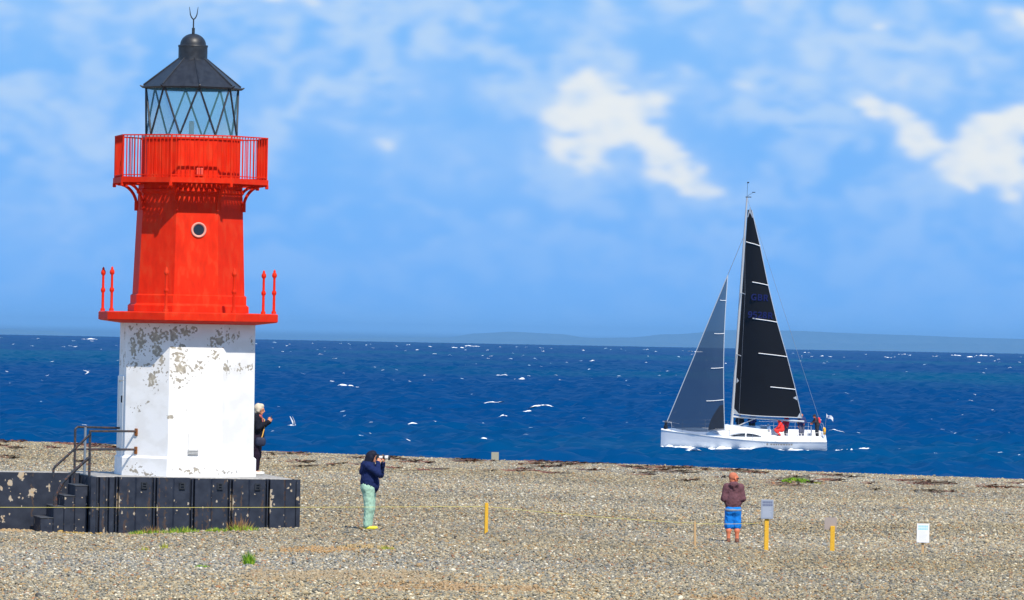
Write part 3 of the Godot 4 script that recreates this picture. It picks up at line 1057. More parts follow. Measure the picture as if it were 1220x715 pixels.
func strip(g: Geo, line: Array, y0: float, y1: float, u0: float, u1: float) -> void:   # vertical sheet along a plan line, mapped
	var total := 0.0
	for k in line.size() - 1: total += line[k].distance_to(line[k + 1])
	var s := 0.0
	for k in line.size() - 1:
		var a: Vector2 = line[k]
		var b: Vector2 = line[k + 1]
		var e := s + a.distance_to(b)
		g.quad(Vector3(a.x, y0, a.y), Vector3(b.x, y0, b.y), Vector3(b.x, y1, b.y), Vector3(a.x, y1, a.y), Vector2(lerpf(u0, u1, s / total), 1), Vector2(lerpf(u0, u1, e / total), 0))
		s = e

func plinth() -> void:
	var paints := []
	for q in [[101, [[0.3, 0.45, 0.03, 0.07, 0.8], [0.5, 0.75, 0.03, 0.05, 0.7]], 5], [102, [[0.2, 0.85, 0.1, 0.06, 0.7], [0.15, 0.3, 0.02, 0.05, 0.8]], 7], [103, [[0.26, 0.36, 0.07, 0.14, 1.1], [0.2, 0.27, 0.06, 0.06, 0.9], [0.6, 0.5, 0.02, 0.06, 0.6]], 9], [104, [[0.28, 0.3, 0.05, 0.13, 0.95], [0.14, 0.72, 0.06, 0.06, 0.9], [0.35, 0.92, 0.12, 0.09, 1.0], [0.8, 0.27, 0.03, 0.03, 0.8]], 7]]:
		var m := mat(Color.WHITE, 0.55, 0.45)
		m.albedo_texture = paint_texture(q[0], q[1], q[2])
		paints.append(m)
	var t := thing("sheet_pile_base", "dark navy steel sheet-pile base under the lighthouse with a concrete top", "base", TOWER, PHI)
	var x0 := -2.44
	var x1 := 2.33
	var zf := 2.22
	var zb := -2.6
	# concrete slab, its top level with the tower's foot
	var g := Geo.new()
	g.box(Vector3((x0 + x1) / 2, -0.09, (zf + zb) / 2 - 0.05), Vector3(x1 - x0 - 0.3, 0.17, zf - zb - 0.38), Basis.IDENTITY, 0.015)
	obj("slab", g, M.concrete, t)
	g = Geo.new()
	g.box(Vector3((x0 + x1) / 2, -0.86, (zf + zb) / 2), Vector3(x1 - x0 - 0.36, 1.36, zf - zb - 0.36))
	obj("core", g, M.concrete, t)
	# front piles, right to left: plan profile of pan, web, inner pan and clutch
	var right := x1
	for k in 6:
		var wdt := 0.79 if k == 0 else (0.86 if k < 5 else right - x0)
		var a := right - wdt
		var prof := [[0.0, -0.12], [0.025, -0.12], [0.028, -0.035], [0.05, -0.035], [0.053, -0.13], [0.085, -0.13], [0.10, 0.0], [0.45, 0.0], [0.50, -0.05], [0.84, -0.05], [0.86, -0.12]]
		if k == 5: prof = [[0.0, 0.0], [0.13, 0.0], [0.16, -0.10], [0.2, -0.10], [0.23, 0.0], [0.36, 0.0], [0.39, -0.11], [0.44, -0.11], [0.47, -0.02], [0.58, -0.02], [0.60, -0.12]]
		if k == 0: prof[-1] = [0.86, -0.05]
		var line := []
		for q in prof: line.append(Vector2(a + q[0] / prof[-1][0] * wdt, zf + q[1]))
		if k == 0: line.append(Vector2(x1, zf - 0.25))
		g = Geo.new(); g.mapped = true
		strip(g, line, -1.62, -0.012 + 0.008 * sin(k * 5.0), 0, 1)
		var pl := obj("sheet_pile", g, paints[[3, 2, 1, 0, 2, 0][k]], t)
		if k > 0 and k < 5:
			g = Geo.new()
			var c := Vector3(a + 0.67, -0.19, zf - 0.035)
			for s in [-1, 1]:
				g.box(c + Vector3(s * 0.05, 0, 0), Vector3(0.03, 0.15, 0.035))
				g.box(c + Vector3(0, s * 0.06, 0), Vector3(0.07, 0.03, 0.035))
			g.box(c, Vector3(0.07, 0.025, 0.03))
			obj("lifting_plate", g, M.black, pl)
		right = a
	# side and back piles
	for side in [[Vector2(x0, zb), Vector2(x0, zf)], [Vector2(x1, zf), Vector2(x1, zb)], [Vector2(x1, zb), Vector2(x0, zb)]]:
		var a: Vector2 = side[0]
		var dir: Vector2 = (side[1] - a).normalized()
		var nrm := Vector2(-dir.y, dir.x)
		var n := 6
		var wdt: float = a.distance_to(side[1]) / n
		for k in n:
			var line := []
			for q in [[0.0, -0.1], [0.12, -0.1], [0.18, 0.0], [0.55, 0.0], [0.62, -0.06], [1.0, -0.06]]:
				line.append(a + dir * (k + q[0]) * wdt + nrm * q[1])
			g = Geo.new(); g.mapped = true
			strip(g, line, -1.62, -0.03, 0, 1)
			obj("sheet_pile", g, paints[k % 3], t)

	# lower wall running off to the left
	var wl := thing("retaining_wall", "dark navy painted wall with chipped paint left of the lighthouse steps", "wall", TOWER, PHI)
	g = Geo.new(); g.mapped = true
	strip(g, [Vector2(-7.4, 0.32), Vector2(-2.46, 0.32)], -1.62, 0.02, 0, 1)
	var chipped := mat(Color.WHITE, 0.6, 0.45)
	chipped.albedo_texture = paint_texture(105, [[0.675, 0.15, 0.012, 0.05, 1.0], [0.73, 0.03, 0.016, 0.06, 1.1], [0.78, 0.27, 0.014, 0.06, 1.0], [0.64, 0.22, 0.007, 0.03, 0.9], [0.65, 0.64, 0.009, 0.05, 0.8], [0.68, 0.36, 0.008, 0.03, 0.8], [0.86, 0.2, 0.005, 0.06, 0.7], [0.3, 0.3, 0.012, 0.06, 1.0], [0.15, 0.6, 0.012, 0.06, 1.0]], 5, 640, 110)
	obj("wall_face", g, chipped, wl)
	g = Geo.new()
	g.box(Vector3(-4.93, -0.81, -0.1), Vector3(4.94, 1.6, 0.78))
	obj("wall_body", g, M.black, wl)
	g = Geo.new()
	g.box(Vector3(-4.93, 0.012, -0.085), Vector3(4.9, 0.035, 0.76), Basis.IDENTITY, 0.01)
	obj("coping", g, M.concrete, wl)

	# steps up to the slab, climbing left to right along the wall
	var st := thing("steps", "dark navy block steps climbing to the lighthouse base", "steps", TOWER, PHI)
	var navy := mat(Color.WHITE, 0.6, 0.45)
	navy.albedo_texture = paints[0].albedo_texture
	navy.uv1_triplanar = true
	navy.uv1_scale = Vector3.ONE * 0.7
	for q in [[-3.52, -3.24, -0.97], [-3.235, -3.0, -0.71], [-2.995, -2.76, -0.47], [-2.755, -2.47, -0.235]]:
		g = Geo.new()
		var yb := -1.55
		g.box(Vector3((q[0] + q[1]) / 2, (q[2] + yb) / 2, 1.2), Vector3(q[1] - q[0], q[2] - yb, 1.35), Basis.IDENTITY, 0.012)
		var o := obj("step", g, navy, st)
		obj("tread", _box(Vector3((q[0] + q[1]) / 2, q[2] + 0.012, 1.2), Vector3(q[1] - q[0] + 0.02, 0.024, 1.37), Basis.IDENTITY, 0.006), mat(Color(0.05, 0.055, 0.065), 0.8), o)

	# handrails
	var hr := thing("handrail", "front dark steel handrail of the steps with rusty brackets on the white wall", "handrail", TOWER, PHI)
	var zn := 1.72
	_pipe("post", [Vector3(-2.42, -0.55, zn), Vector3(-2.42, 0.93, zn)], 0.03, hr)
	_pipe("sloping_rail", [Vector3(-2.42, 0.93, zn), Vector3(-2.95, 0.42, zn), Vector3(-3.20, 0.19, zn), Vector3(-3.235, 0.13, zn), Vector3(-3.235, -0.05, zn)], 0.027, hr)
	_pipe("stringer_rail", [Vector3(-2.42, 0.42, zn), Vector3(-2.85, 0.02, zn), Vector3(-3.02, -0.17, zn), Vector3(-3.16, -0.45, zn), Vector3(-3.16, -0.7, zn)], 0.035, hr)
	_pipe("lower_post", [Vector3(-3.2, -1.3, zn), Vector3(-3.2, -0.45, zn)], 0.028, hr)
	for y in [1.0, 0.585]:
		_pipe("level_rail", [Vector3(-2.43, y, zn), Vector3(-2.36, y + 0.005, zn - 0.03), Vector3(-1.26, y, 0.85)], 0.026, hr)
		var br := obj("wall_bracket", _box(Vector3(-1.235, y - 0.02, 0.83), Vector3(0.08, 0.17, 0.11), Basis(Vector3.UP, -PI / 4), 0.01), M.rust, hr)
	_pipe("post", [Vector3(-2.42, 0.9, zn), Vector3(-2.42, 1.0, zn)], 0.03, hr)
	var fr := thing("handrail", "rear dark steel handrail of the steps, partly behind the front one", "handrail", TOWER, PHI)
	var zr := 0.62
	_pipe("post", [Vector3(-2.62, -0.2, zr), Vector3(-2.62, 1.03, zr)], 0.028, fr)
	var lp := _pipe("post", [Vector3(-2.39, 0.0, zr), Vector3(-2.39, 1.07, zr)], 0.03, fr)
	lp.material_override = mat(Color(0.16, 0.20, 0.25), 0.5)
	_pipe("top_rail", [Vector3(-2.62, 1.03, zr), Vector3(-2.56, 1.075, zr), Vector3(-1.50, 1.05, -0.15)], 0.026, fr)
	_pipe("middle_rail", [Vector3(-2.62, 0.56, zr), Vector3(-1.50, 0.58, -0.15)], 0.024, fr)

func _pipe(called: String, pts: Array, r: float, parent: Node) -> MeshInstance3D:
	var g := Geo.new()
	g.tube(pts, r, 8)
	return obj(called, g, M.rail, parent)

# ---------------------------------------------------------------- rope fence and signs
func sign_texture(bg: Color, head: Color, ink: Color, sd: int) -> ImageTexture:
	var im := Image.create(96, 144, false, Image.FORMAT_RGB8)
	im.fill(bg.linear_to_srgb())
	var r := RandomNumberGenerator.new()
	r.seed = sd
	var y := 12
	for row in 2:     # two heavy header lines, unreadable at this distance
		var x := 10
		while x < 82:
			var w := r.randi_range(8, 13)
			im.fill_rect(Rect2i(x, y, w, 15), head.linear_to_srgb())
			im.fill_rect(Rect2i(x + 3, y + 4, maxi(1, w - 6), 4), bg.linear_to_srgb())
			x += w + 3
		y += 20
	y += 8
	while y < 126:
		im.fill_rect(Rect2i(12, y, r.randi_range(50, 72), 3), ink.linear_to_srgb())
		y += 9
	return ImageTexture.create_from_image(im)

func post_on_ground(called: String, x: float, d: float, h: float, w: float, m: Material, label: String, lean := 0.0) -> Node3D:
	var t := thing(called, label, "post", on_ground(x, -d), 0.15, "posts of the rope fence")
	t.rotation.z = lean
	obj("stake", _box(Vector3(0, h / 2 - 0.15, 0), Vector3(w, h + 0.3, w), Basis.IDENTITY, 0.008), m, t)
	return t

func rope_between(a: Vector3, b: Vector3, sag: float, label: String) -> void:
	var pts := []
	for k in 17:
		var s := k / 16.0
		pts.append(a.lerp(b, s) - Vector3(0, sag * 4.0 * s * (1.0 - s), 0))
	var g := Geo.new()
	g.tube(pts, 0.0052, 5)
	tag(obj("rope", g, M.rope), label, "rope", "ropes of the fence")

func board(t: Node3D, w: float, h: float, y: float, tex: Texture2D, rough: float, back: Material) -> void:
	var pn := obj("panel", _box(Vector3(0, y, 0.055), Vector3(w, h, 0.012), Basis.IDENTITY, 0.003), back, t)
	var g := Geo.new(); g.mapped = true
	g.quad(Vector3(-w / 2 + 0.006, y - h / 2 + 0.006, 0.0635), Vector3(w / 2 - 0.006, y - h / 2 + 0.006, 0.0635), Vector3(w / 2 - 0.006, y + h / 2 - 0.006, 0.0635), Vector3(-w / 2 + 0.006, y + h / 2 - 0.006, 0.0635), Vector2(0, 1), Vector2(1, 0))
	var m := mat(Color.WHITE, rough, 0.4)
	m.albedo_texture = tex
	obj("print", g, m, pn)

func fence_and_signs() -> void:
	var p1 := post_on_ground("fence_post", -0.48, 126.0, 0.71, 0.075, M.wood, "yellow wooden fence post standing alone on the shingle in mid picture")
	var p2 := post_on_ground("fence_post", 4.15, 125.6, 0.54, 0.05, M.raw_wood, "thin pale fence post left of the man in blue shorts", 0.02)
	var a := p1.position + Vector3(0, 0.63, 0)
	var b := p2.position + Vector3(0, 0.50, 0)
	rope_between(Vector3(-13.6, 0.66, -122.5), a, 0.02, "thin yellow rope stretched across the front of the lighthouse base")
	rope_between(a, b, 0.03, "thin yellow rope between the two fence posts in mid picture")
	# sign beside the man
	var s1 := thing("sign", "grey notice board on a yellow stake beside the man in blue shorts", "sign", on_ground(5.72, -125.4), 0.1)
	obj("stake", _box(Vector3(0, 0.30, 0), Vector3(0.095, 0.95, 0.05), Basis.IDENTITY, 0.008), M.wood, s1)
	board(s1, 0.28, 0.43, 0.92, sign_texture(Color(0.30, 0.34, 0.42), Color(0.09, 0.11, 0.20), Color(0.42, 0.46, 0.54), 3), 0.35, mat(Color(0.30, 0.33, 0.38), 0.5))
	rope_between(b, s1.position + Vector3(0, 0.62, 0), 0.02, "short yellow rope crossing in front of the man's shorts")
	# sign with a blank board behind a yellow stake
	var s2 := thing("sign", "yellow stake with a blank pinkish grey board behind its top", "sign", on_ground(7.18, -125.4), -0.1)
	obj("stake", _box(Vector3(0, 0.2, 0), Vector3(0.10, 0.74, 0.07), Basis.IDENTITY, 0.008), M.wood, s2)
	obj("panel", _box(Vector3(-0.05, 0.62, -0.05), Vector3(0.27, 0.27, 0.012), Basis.IDENTITY, 0.003), mat(Color(0.36, 0.30, 0.27), 0.6), s2)
	# white notice
	var s3 := thing("sign", "small white notice with a turquoise heading on a pale stake", "sign", on_ground(9.15, -125.0), -0.05)
	obj("stake", _box(Vector3(0, 0.2, 0), Vector3(0.055, 0.8, 0.04), Basis.IDENTITY, 0.006), M.raw_wood, s3)
	board(s3, 0.275, 0.42, 0.45, sign_texture(Color(0.82, 0.83, 0.86), Color(0.25, 0.62, 0.68), Color(0.62, 0.64, 0.72), 4), 0.5, M.white)
	# far board on the crest
	var s4 := thing("sign", "small plain grey board standing far off on the shingle crest", "sign", on_ground(-0.50, -202.0), 0.2)
	obj("panel", _box(Vector3(0, 0.17, 0), Vector3(0.27, 0.30, 0.03), Basis.IDENTITY, 0.005), mat(Color(0.30, 0.29, 0.23), 0.8), s4)
	for e in [-1, 1]: obj("leg", _box(Vector3(e * 0.09, 0.03, -0.035), Vector3(0.035, 0.30, 0.035)), M.raw_wood, s4)

# ---------------------------------------------------------------- plants and wrack
func tuft(called: String, label: String, category: String, x: float, d: float, w: float, dp: float, h: float, n: int, cols: Array, bw := 0.012, group := "") -> void:
	var g := Geo.new()
	g.colored = true
	for k in n:
		var a := rng.randf() * TAU
		var r := sqrt(rng.randf())
		var p := Vector3(cos(a) * r * w, 0, sin(a) * r * dp)
		p.y = ground(x + p.x, -d + p.z) - ground(x, -d) - 0.02
		var hh := h * rng.randf_range(0.45, 1.0) * (1.0 - 0.55 * r * r) + 0.02
		var lean := Vector3(p.x / w * 0.35 + rng.randf_range(-0.35, 0.35), 0, rng.randf_range(-0.4, 0.4)) * hh
		var s := Vector3(cos(a * 3.0), 0, sin(a * 3.0)) * bw * rng.randf_range(0.6, 1.3)
		g.tint = cols[rng.randi() % cols.size()]
		var m := p + lean * 0.35 + Vector3(0, hh * 0.6, 0)
		g.quad(p - s, p + s, m + s * 0.8, m - s * 0.8)
		g.tri(m - s * 0.8, m + s * 0.8, p + lean + Vector3(0, hh, 0))
	var m2 := mat(Color.WHITE, 0.7, 0.35)
	m2.vertex_color_use_as_albedo = true
	m2.backlight_enabled = true
	m2.backlight = Color(0.45, 0.5, 0.3)
	var t := thing(called, label, category, on_ground(x, -d), 0.0, group)
	obj("blades", g, m2, t)

func plants_and_wrack() -> void:
	var green := [Color(0.16, 0.34, 0.02), Color(0.22, 0.42, 0.03), Color(0.12, 0.26, 0.02), Color(0.34, 0.44, 0.05)]
	var dry := [Color(0.34, 0.20, 0.08), Color(0.26, 0.12, 0.06), Color(0.42, 0.30, 0.12)]
	var yellow := [Color(0.40, 0.42, 0.05), Color(0.28, 0.36, 0.04), Color(0.46, 0.40, 0.10)]
	tuft("grass_clump", "bright green grass clump far up the shingle behind the signs", "grass", 9.45, 186.5, 0.46, 0.5, 0.22, 700, green, 0.02)
	tuft("grass_clump", "small yellow-green clump just right of the bright green clump", "grass", 10.05, 186.0, 0.17, 0.25, 0.10, 160, yellow, 0.02)
	for q in [[-8.05, 126.7, 0.42, 0.15, "leftmost yellow-green grass fringe at the foot of the sheet-pile base"], [-7.3, 126.6, 0.42, 0.19, "yellow-green grass fringe at the base's foot, second from the left"], [-6.55, 126.8, 0.22, 0.13, "short yellow-green grass just left of the rust-brown dry weed"], [-5.95, 127.0, 0.4, 0.19, "green grass under the rust-brown dry weed stalks"]]:
		tuft("grass_fringe", q[4], "grass", q[0], q[1], q[2], 0.22, q[3], 260, yellow + green, 0.009, "grass along the foot of the base")
	tuft("dry_weed", "rust-brown dry weed stalks in front of the sheet-pile base", "weed", -6.02, 127.1, 0.28, 0.15, 0.40, 130, dry, 0.008)
	tuft("dry_weed", "smaller brown dry stalks at the foot of the base under the porthole", "weed", -8.0, 126.9, 0.25, 0.15, 0.26, 80, dry, 0.008)
	tuft("weed", "upright green weed alone on the near shingle", "weed", -4.93, 108.3, 0.08, 0.08, 0.33, 110, green, 0.014)
	tuft("weed", "flat green weed left of the upright one on the near shingle", "weed", -5.75, 107.2, 0.14, 0.12, 0.09, 90, green, 0.012)
	tuft("weed", "thin yellowish weed below the left end of the grass fringe", "weed", -7.45, 116.5, 0.10, 0.1, 0.16, 40, yellow, 0.008)
	tuft("weed", "thin yellowish weed right of its twin below the grass fringe", "weed", -7.1, 117.5, 0.08, 0.1, 0.18, 40, yellow, 0.008)
	tuft("weed", "small yellow-flowered weed right of the photographer's feet", "weed", -2.45, 115.5, 0.16, 0.12, 0.12, 60, yellow, 0.01)

	# dry seaweed along the top of the beach
	var kinds := []
	for k in 3:
		var g := Geo.new()
		for j in 12:
			var a := rng.randf() * TAU
			var p := Vector3(rng.randf_range(-0.14, 0.14), 0.0, rng.randf_range(-0.06, 0.06))
			var row0 := PackedVector3Array()
			var row1 := PackedVector3Array()
			for i in 6:
				var s := Vector3(-sin(a), 0.35, cos(a)) * 0.016
				row0.append(p - s); row1.append(p + s)
				a += rng.randf_range(-0.9, 0.9)
				p += Vector3(cos(a) * 0.05, rng.randf_range(-0.008, 0.02), sin(a) * 0.05)
				p.y = clampf(p.y, 0.0, 0.09)
			g.grid([row0, row1])
		kinds.append(g.mesh())
	var where := noise(0.09, 55, 3)
	for k in 3:
		var spots := []
		while spots.size() < 110:
			var x := rng.randf_range(-21.0, 21.5)
			var line := rng.randf()
			var d: float = crest(x) - (4.5 if line < 0.28 else (10.0 if line < 0.42 else rng.randf_range(2.5, 24.0))) + rng.randf_range(-2.2, 2.2) - maxf(0.0, x - 4.0) * 0.45
			if where.get_noise_2d(x * 3.6, d * 1.1) < (0.10 if line < 0.42 else 0.16): continue
			spots.append(Vector3(x, ground(x, -d) + 0.03, -d))
		var mm := MultiMesh.new()
		mm.transform_format = MultiMesh.TRANSFORM_3D
		mm.use_colors = true
		mm.mesh = kinds[k]
		mm.instance_count = spots.size()
		for i in spots.size():
			var b := Basis(Vector3.UP, rng.randf_range(-0.6, 0.6)).scaled(Vector3(rng.randf_range(0.7, 2.0), rng.randf_range(0.6, 1.4), 1.0))
			mm.set_instance_transform(i, Transform3D(b, spots[i]))
			mm.set_instance_color(i, [Color(0.17, 0.065, 0.045), Color(0.09, 0.055, 0.045), Color(0.21, 0.10, 0.055), Color(0.12, 0.085, 0.05)][rng.randi() % 4])
		var o := MultiMeshInstance3D.new()
		o.name = numbered("seaweed")
		o.multimesh = mm
		o.material_override = M.pebble
		add_child(o)
		tag(o, "dark red-brown dried seaweed in lines along the top of the beach", "seaweed", "", "stuff")

# ---------------------------------------------------------------- people
func cloth(col: Color, sd: int) -> StandardMaterial3D:
	var m := tri_mat(ramp_texture(0.05, sd, [[0.3, col * 0.93], [0.7, col * 1.05]], 64, 3), 3.0, 0.9, 0.25)
	m.uv1_world_triplanar = false
	return m

# joints in metres, facing +z, the right hand on -x
func figure(label: String, at: Vector3, turn: float, j: Dictionary, cell := 0.016) -> Node3D:
	var t := thing("person", label, "person", at, turn, j.get("group", ""))
	var fine: bool = cell < 0.02
	var hd: Vector3 = j.head
	var ht := Transform3D(Basis.from_euler(Vector3(j.get("nod", 0.0), j.get("turned", 0.0), 0)), hd)
	var stout: float = j.get("stout", 1.0)
	var flat := Vector3(1, 1, 1.25)
	var neck := hd + Vector3(0, -0.15, -0.03)
	var body := []
	body.append([head_prims(ht, j.get("head_size", 1.0)), 0.008 if fine else 0.016, 0.02])
	var limbs := [cap(neck, j.chest, 0.055, 0.09), cap(j.chest, j.pelvis, 0.10, 0.11, flat)]
	for s in ["r", "l"]:
		limbs.append(cap(j["sh_" + s], j["el_" + s], 0.045, 0.038))
		limbs.append(cap(j["el_" + s], j["wr_" + s], 0.038, 0.026))
		limbs.append(cap(j["hip_" + s], j["kn_" + s], 0.075, 0.055))
		limbs.append(cap(j["kn_" + s], (j["kn_" + s] * 0.65 + j["an_" + s] * 0.35) + Vector3(0, 0, -0.02), 0.052, 0.058))
		limbs.append(cap(j["kn_" + s] * 0.65 + j["an_" + s] * 0.35 + Vector3(0, 0, -0.02), j["an_" + s], 0.056, 0.036))
		limbs.append(cap(j["an_" + s], j["toe_" + s], 0.034, 0.026))
		body.append([hand_prims(j["wr_" + s], j["hd_" + s], j["pm_" + s], j.get("curl", 0.8)), 0.0055 if fine else 0.012, 0.008])
	body.append([limbs, cell, 0.04])
	shaped("body", body, j.skin, t)
	if fine:
		var g := Geo.new()
		for s in [-1, 1]:
			var c: Vector3 = ht * Vector3(s * 0.034, 0.008, 0.083)
			g.lathe([Vector2(0.0, -0.012), Vector2(0.011, -0.006), Vector2(0.011, 0.006), Vector2(0.0, 0.012)], 8, c)
		obj("eyes", g, M.dark_glass, t)
	# top: torso and sleeves
	var top := [cap(j.chest + Vector3(-0.08, 0.06, -0.02), j.chest + Vector3(0.08, 0.06, -0.02), 0.125 * stout, 0.125 * stout, flat), cap(j.chest, j.waist, 0.17 * stout, 0.185 * stout, Vector3(1, 1, 1.18)),
		cap(j.waist, j.hem, 0.185 * stout, 0.19 * stout, Vector3(1, 1, 1.12)), cap(neck + Vector3(0, 0.02, 0), j.chest, 0.068, 0.11)]
	for s in ["r", "l"]:
		top.append(cap(j["sh_" + s], j["el_" + s], 0.078, 0.066))
		top.append(cap(j["el_" + s], j["wr_" + s], 0.064, 0.046))
	for q in j.get("folds", []): top.append(q)
	shaped(j.top_name, [[top, cell, 0.05]], j.top, t, 0.015)
	# bottom
	var low := [cap(j.hip_r * 0.85 + j.hip_l * 0.15 + Vector3(0, 0.04, -0.02), j.hip_l * 0.85 + j.hip_r * 0.15 + Vector3(0, 0.04, -0.02), 0.148 * stout, 0.148 * stout)]
	for s in ["r", "l"]:
		var kn: Vector3 = j["kn_" + s]
		var an: Vector3 = j["an_" + s]
		if j.get("shorts", false):
			low.append(cap(j["hip_" + s], kn + Vector3(0, 0.0, 0), 0.118 * stout, 0.102))
		else:
			low.append(cap(j["hip_" + s], kn, 0.122 * stout, 0.092 * j.get("leg", 1.0)))
			low.append(cap(kn, an + Vector3(0, 0.02, 0), 0.09 * j.get("leg", 1.0), 0.074 * j.get("leg", 1.0)))
	shaped(j.low_name, [[low, cell, 0.045]], j.low, t, 0.012)
	for s in ["r", "l"]:
		shaped("shoe", [[[cap(j["an_" + s] + Vector3(0, -0.045, -0.035), j["toe_" + s] + Vector3(0, 0.005, 0.0), 0.046, 0.040), cap(j["an_" + s] + Vector3(0, 0.005, -0.01), j["an_" + s] + Vector3(0, -0.03, 0.02), 0.045, 0.05)], minf(cell, 0.02), 0.03]], j.shoe, t)
	if j.has("hair"):
		var hp := []
		var hs: float = j.get("head_size", 1.0)
		for q in j.hair_shape: hp.append(cap(ht * (q[0] * hs), ht * (q[1] * hs), q[2] * hs, q[3] * hs))
		shaped(j.get("hair_name", "hair"), [[hp, 0.010 if fine else 0.02, 0.03]], j.hair, t)
	return t

func standing(h := 1.0) -> Dictionary:      # a relaxed pose to start from; h scales the figure
	var j := {}
	j.head = Vector3(0, 1.56, 0.03); j.chest = Vector3(0, 1.27, 0); j.waist = Vector3(0, 1.06, 0.0); j.hem = Vector3(0, 0.95, 0); j.pelvis = Vector3(0, 0.93, -0.01)
	for s in [["r", -1.0], ["l", 1.0]]:
		j["sh_" + s[0]] = Vector3(0.19 * s[1], 1.37, -0.01); j["el_" + s[0]] = Vector3(0.25 * s[1], 1.08, -0.03); j["wr_" + s[0]] = Vector3(0.24 * s[1], 0.84, 0.04)
		j["hd_" + s[0]] = Vector3(0, -1, 0.1); j["pm_" + s[0]] = Vector3(-s[1], 0, 0.2)
		j["hip_" + s[0]] = Vector3(0.09 * s[1], 0.88, 0); j["kn_" + s[0]] = Vector3(0.10 * s[1], 0.47, 0.015); j["an_" + s[0]] = Vector3(0.105 * s[1], 0.085, -0.02); j["toe_" + s[0]] = Vector3(0.125 * s[1], 0.035, 0.15)
	for k in j: j[k] = j[k] * h if not (k.begins_with("hd_") or k.begins_with("pm_")) else j[k]
	return j

func people() -> void:
	# --- photographer in mid picture, turned to the right, camera at the eye
	var j := standing(1.04)
	j.head = Vector3(0, 1.635, 0.06); j.nod = 0.05; j.stout = 1.13; j.curl = 1.0
	j.chest = Vector3(0, 1.34, 0.0)
	j.sh_r = Vector3(-0.2, 1.43, 0.0); j.el_r = Vector3(-0.22, 1.27, 0.23); j.wr_r = Vector3(-0.10, 1.515, 0.20); j.hd_r = Vector3(0.35, 0.85, 0.3); j.pm_r = Vector3(0.8, 0, -0.2)
	j.sh_l = Vector3(0.2, 1.43, 0.0); j.el_l = Vector3(0.20, 1.24, 0.22); j.wr_l = Vector3(0.05, 1.50, 0.30); j.hd_l = Vector3(-0.4, 0.8, 0.2); j.pm_l = Vector3(0, 0.6, -0.6)
	j.hem = Vector3(0, 1.02, 0.0)
	j.skin = M.skin
	j.top_name = "hooded_jacket"; j.top = cloth(Color(0.012, 0.022, 0.085), 111)
	j.folds = [cap(Vector3(0, 1.45, -0.10), Vector3(0, 1.30, -0.14), 0.10, 0.09), cap(Vector3(0, 1.04, 0.02), Vector3(0, 1.00, 0.03), 0.2, 0.19)]
	j.low_name = "trousers"; j.low = cloth(Color(0.36, 0.56, 0.43), 112); j.leg = 1.12
	j.shoe = mat(Color(0.78, 0.70, 0.03), 0.6)
	j.hair = mat(Color(0.010, 0.012, 0.026), 0.7, 0.3); j.hair_name = "hood"
	j.hair_shape = [[Vector3(0, 0.04, -0.03), Vector3(0, 0.055, 0.0), 0.105, 0.10], [Vector3(0, 0.0, -0.06), Vector3(0, -0.16, -0.09), 0.10, 0.105], [Vector3(0.06, -0.02, -0.02), Vector3(0.06, -0.12, -0.04), 0.06, 0.06], [Vector3(-0.06, -0.02, -0.02), Vector3(-0.06, -0.12, -0.04), 0.06, 0.06]]
	var p := on_ground(-3.13, -127.6)
	figure("person in navy hooded jacket and mint trousers photographing out to sea", p, PI / 2 - 0.12, j)
	# the camera held to the eye
	var ct := thing("camera_with_lens", "dark camera with a long white lens held by the person in mint trousers", "camera", p + Vector3(0.175, 1.63, 0.0), -0.12)
	obj("camera_body", _box(Vector3(0.0, 0, 0), Vector3(0.075, 0.095, 0.135), Basis.IDENTITY, 0.012), M.black, ct)
	obj("prism_hump", _box(Vector3(0.0, 0.06, 0), Vector3(0.06, 0.035, 0.055), Basis.IDENTITY, 0.01), M.black, ct)
	var side := Basis(Vector3(0, 0, 1), -PI / 2)
	var g := Geo.new()
	g.lathe([Vector2(0.034, 0.035), Vector2(0.036, 0.06), Vector2(0.036, 0.115)], 16)
	var l1 := obj("lens_barrel", g, mat(Color(0.74, 0.73, 0.68), 0.4), ct)
	l1.basis = side
	g = Geo.new()
	g.lathe([Vector2(0.037, 0.115), Vector2(0.039, 0.12), Vector2(0.039, 0.16), Vector2(0.038, 0.165)], 16)
	var l2 := obj("zoom_ring", g, M.black, ct)
	l2.basis = side
	g = Geo.new()
	g.lathe([Vector2(0.038, 0.165), Vector2(0.046, 0.18), Vector2(0.048, 0.245), Vector2(0.044, 0.25), Vector2(0.0, 0.235)], 16)
	var l3 := obj("lens_front", g, mat(Color(0.74, 0.73, 0.68), 0.4), ct)
	l3.basis = side
	g = Geo.new()
	g.lathe([Vector2(0.049, 0.245), Vector2(0.052, 0.25), Vector2(0.054, 0.29), Vector2(0.05, 0.29), Vector2(0.046, 0.25)], 16)
	var l4 := obj("lens_hood", g, M.black, ct)
	l4.basis = side

	# --- man in blue shorts, back to the camera, head turned to the right
	j = standing(0.955)
	j.turned = -1.05; j.nod = 0.08; j.curl = 0.9
	for s in [["r", -1.0], ["l", 1.0]]:
		j["el_" + s[0]] = Vector3(0.215 * s[1], 1.03, -0.03); j["wr_" + s[0]] = Vector3(0.15 * s[1], 0.95, 0.14); j["hd_" + s[0]] = Vector3(-0.6 * s[1], -0.15, 0.25); j["pm_" + s[0]] = Vector3(0, 0, -1)
		j["kn_" + s[0]] = Vector3(0.095 * s[1], 0.40, 0.02); j["hip_" + s[0]] = Vector3(0.08 * s[1], 0.72, 0)
	j.hem = Vector3(0, 0.94, 0); j.waist = Vector3(0, 1.04, 0)
	j.skin = M.tan; j.shorts = true; j.stout = 0.88; j.head = Vector3(0, 1.495, 0.03); j.head_size = 1.12
	j.sh_r = Vector3(-0.165, 1.30, -0.01); j.sh_l = Vector3(0.165, 1.30, -0.01)
	j.top_name = "hoodie"; j.top = cloth(Color(0.135, 0.062, 0.075), 113)
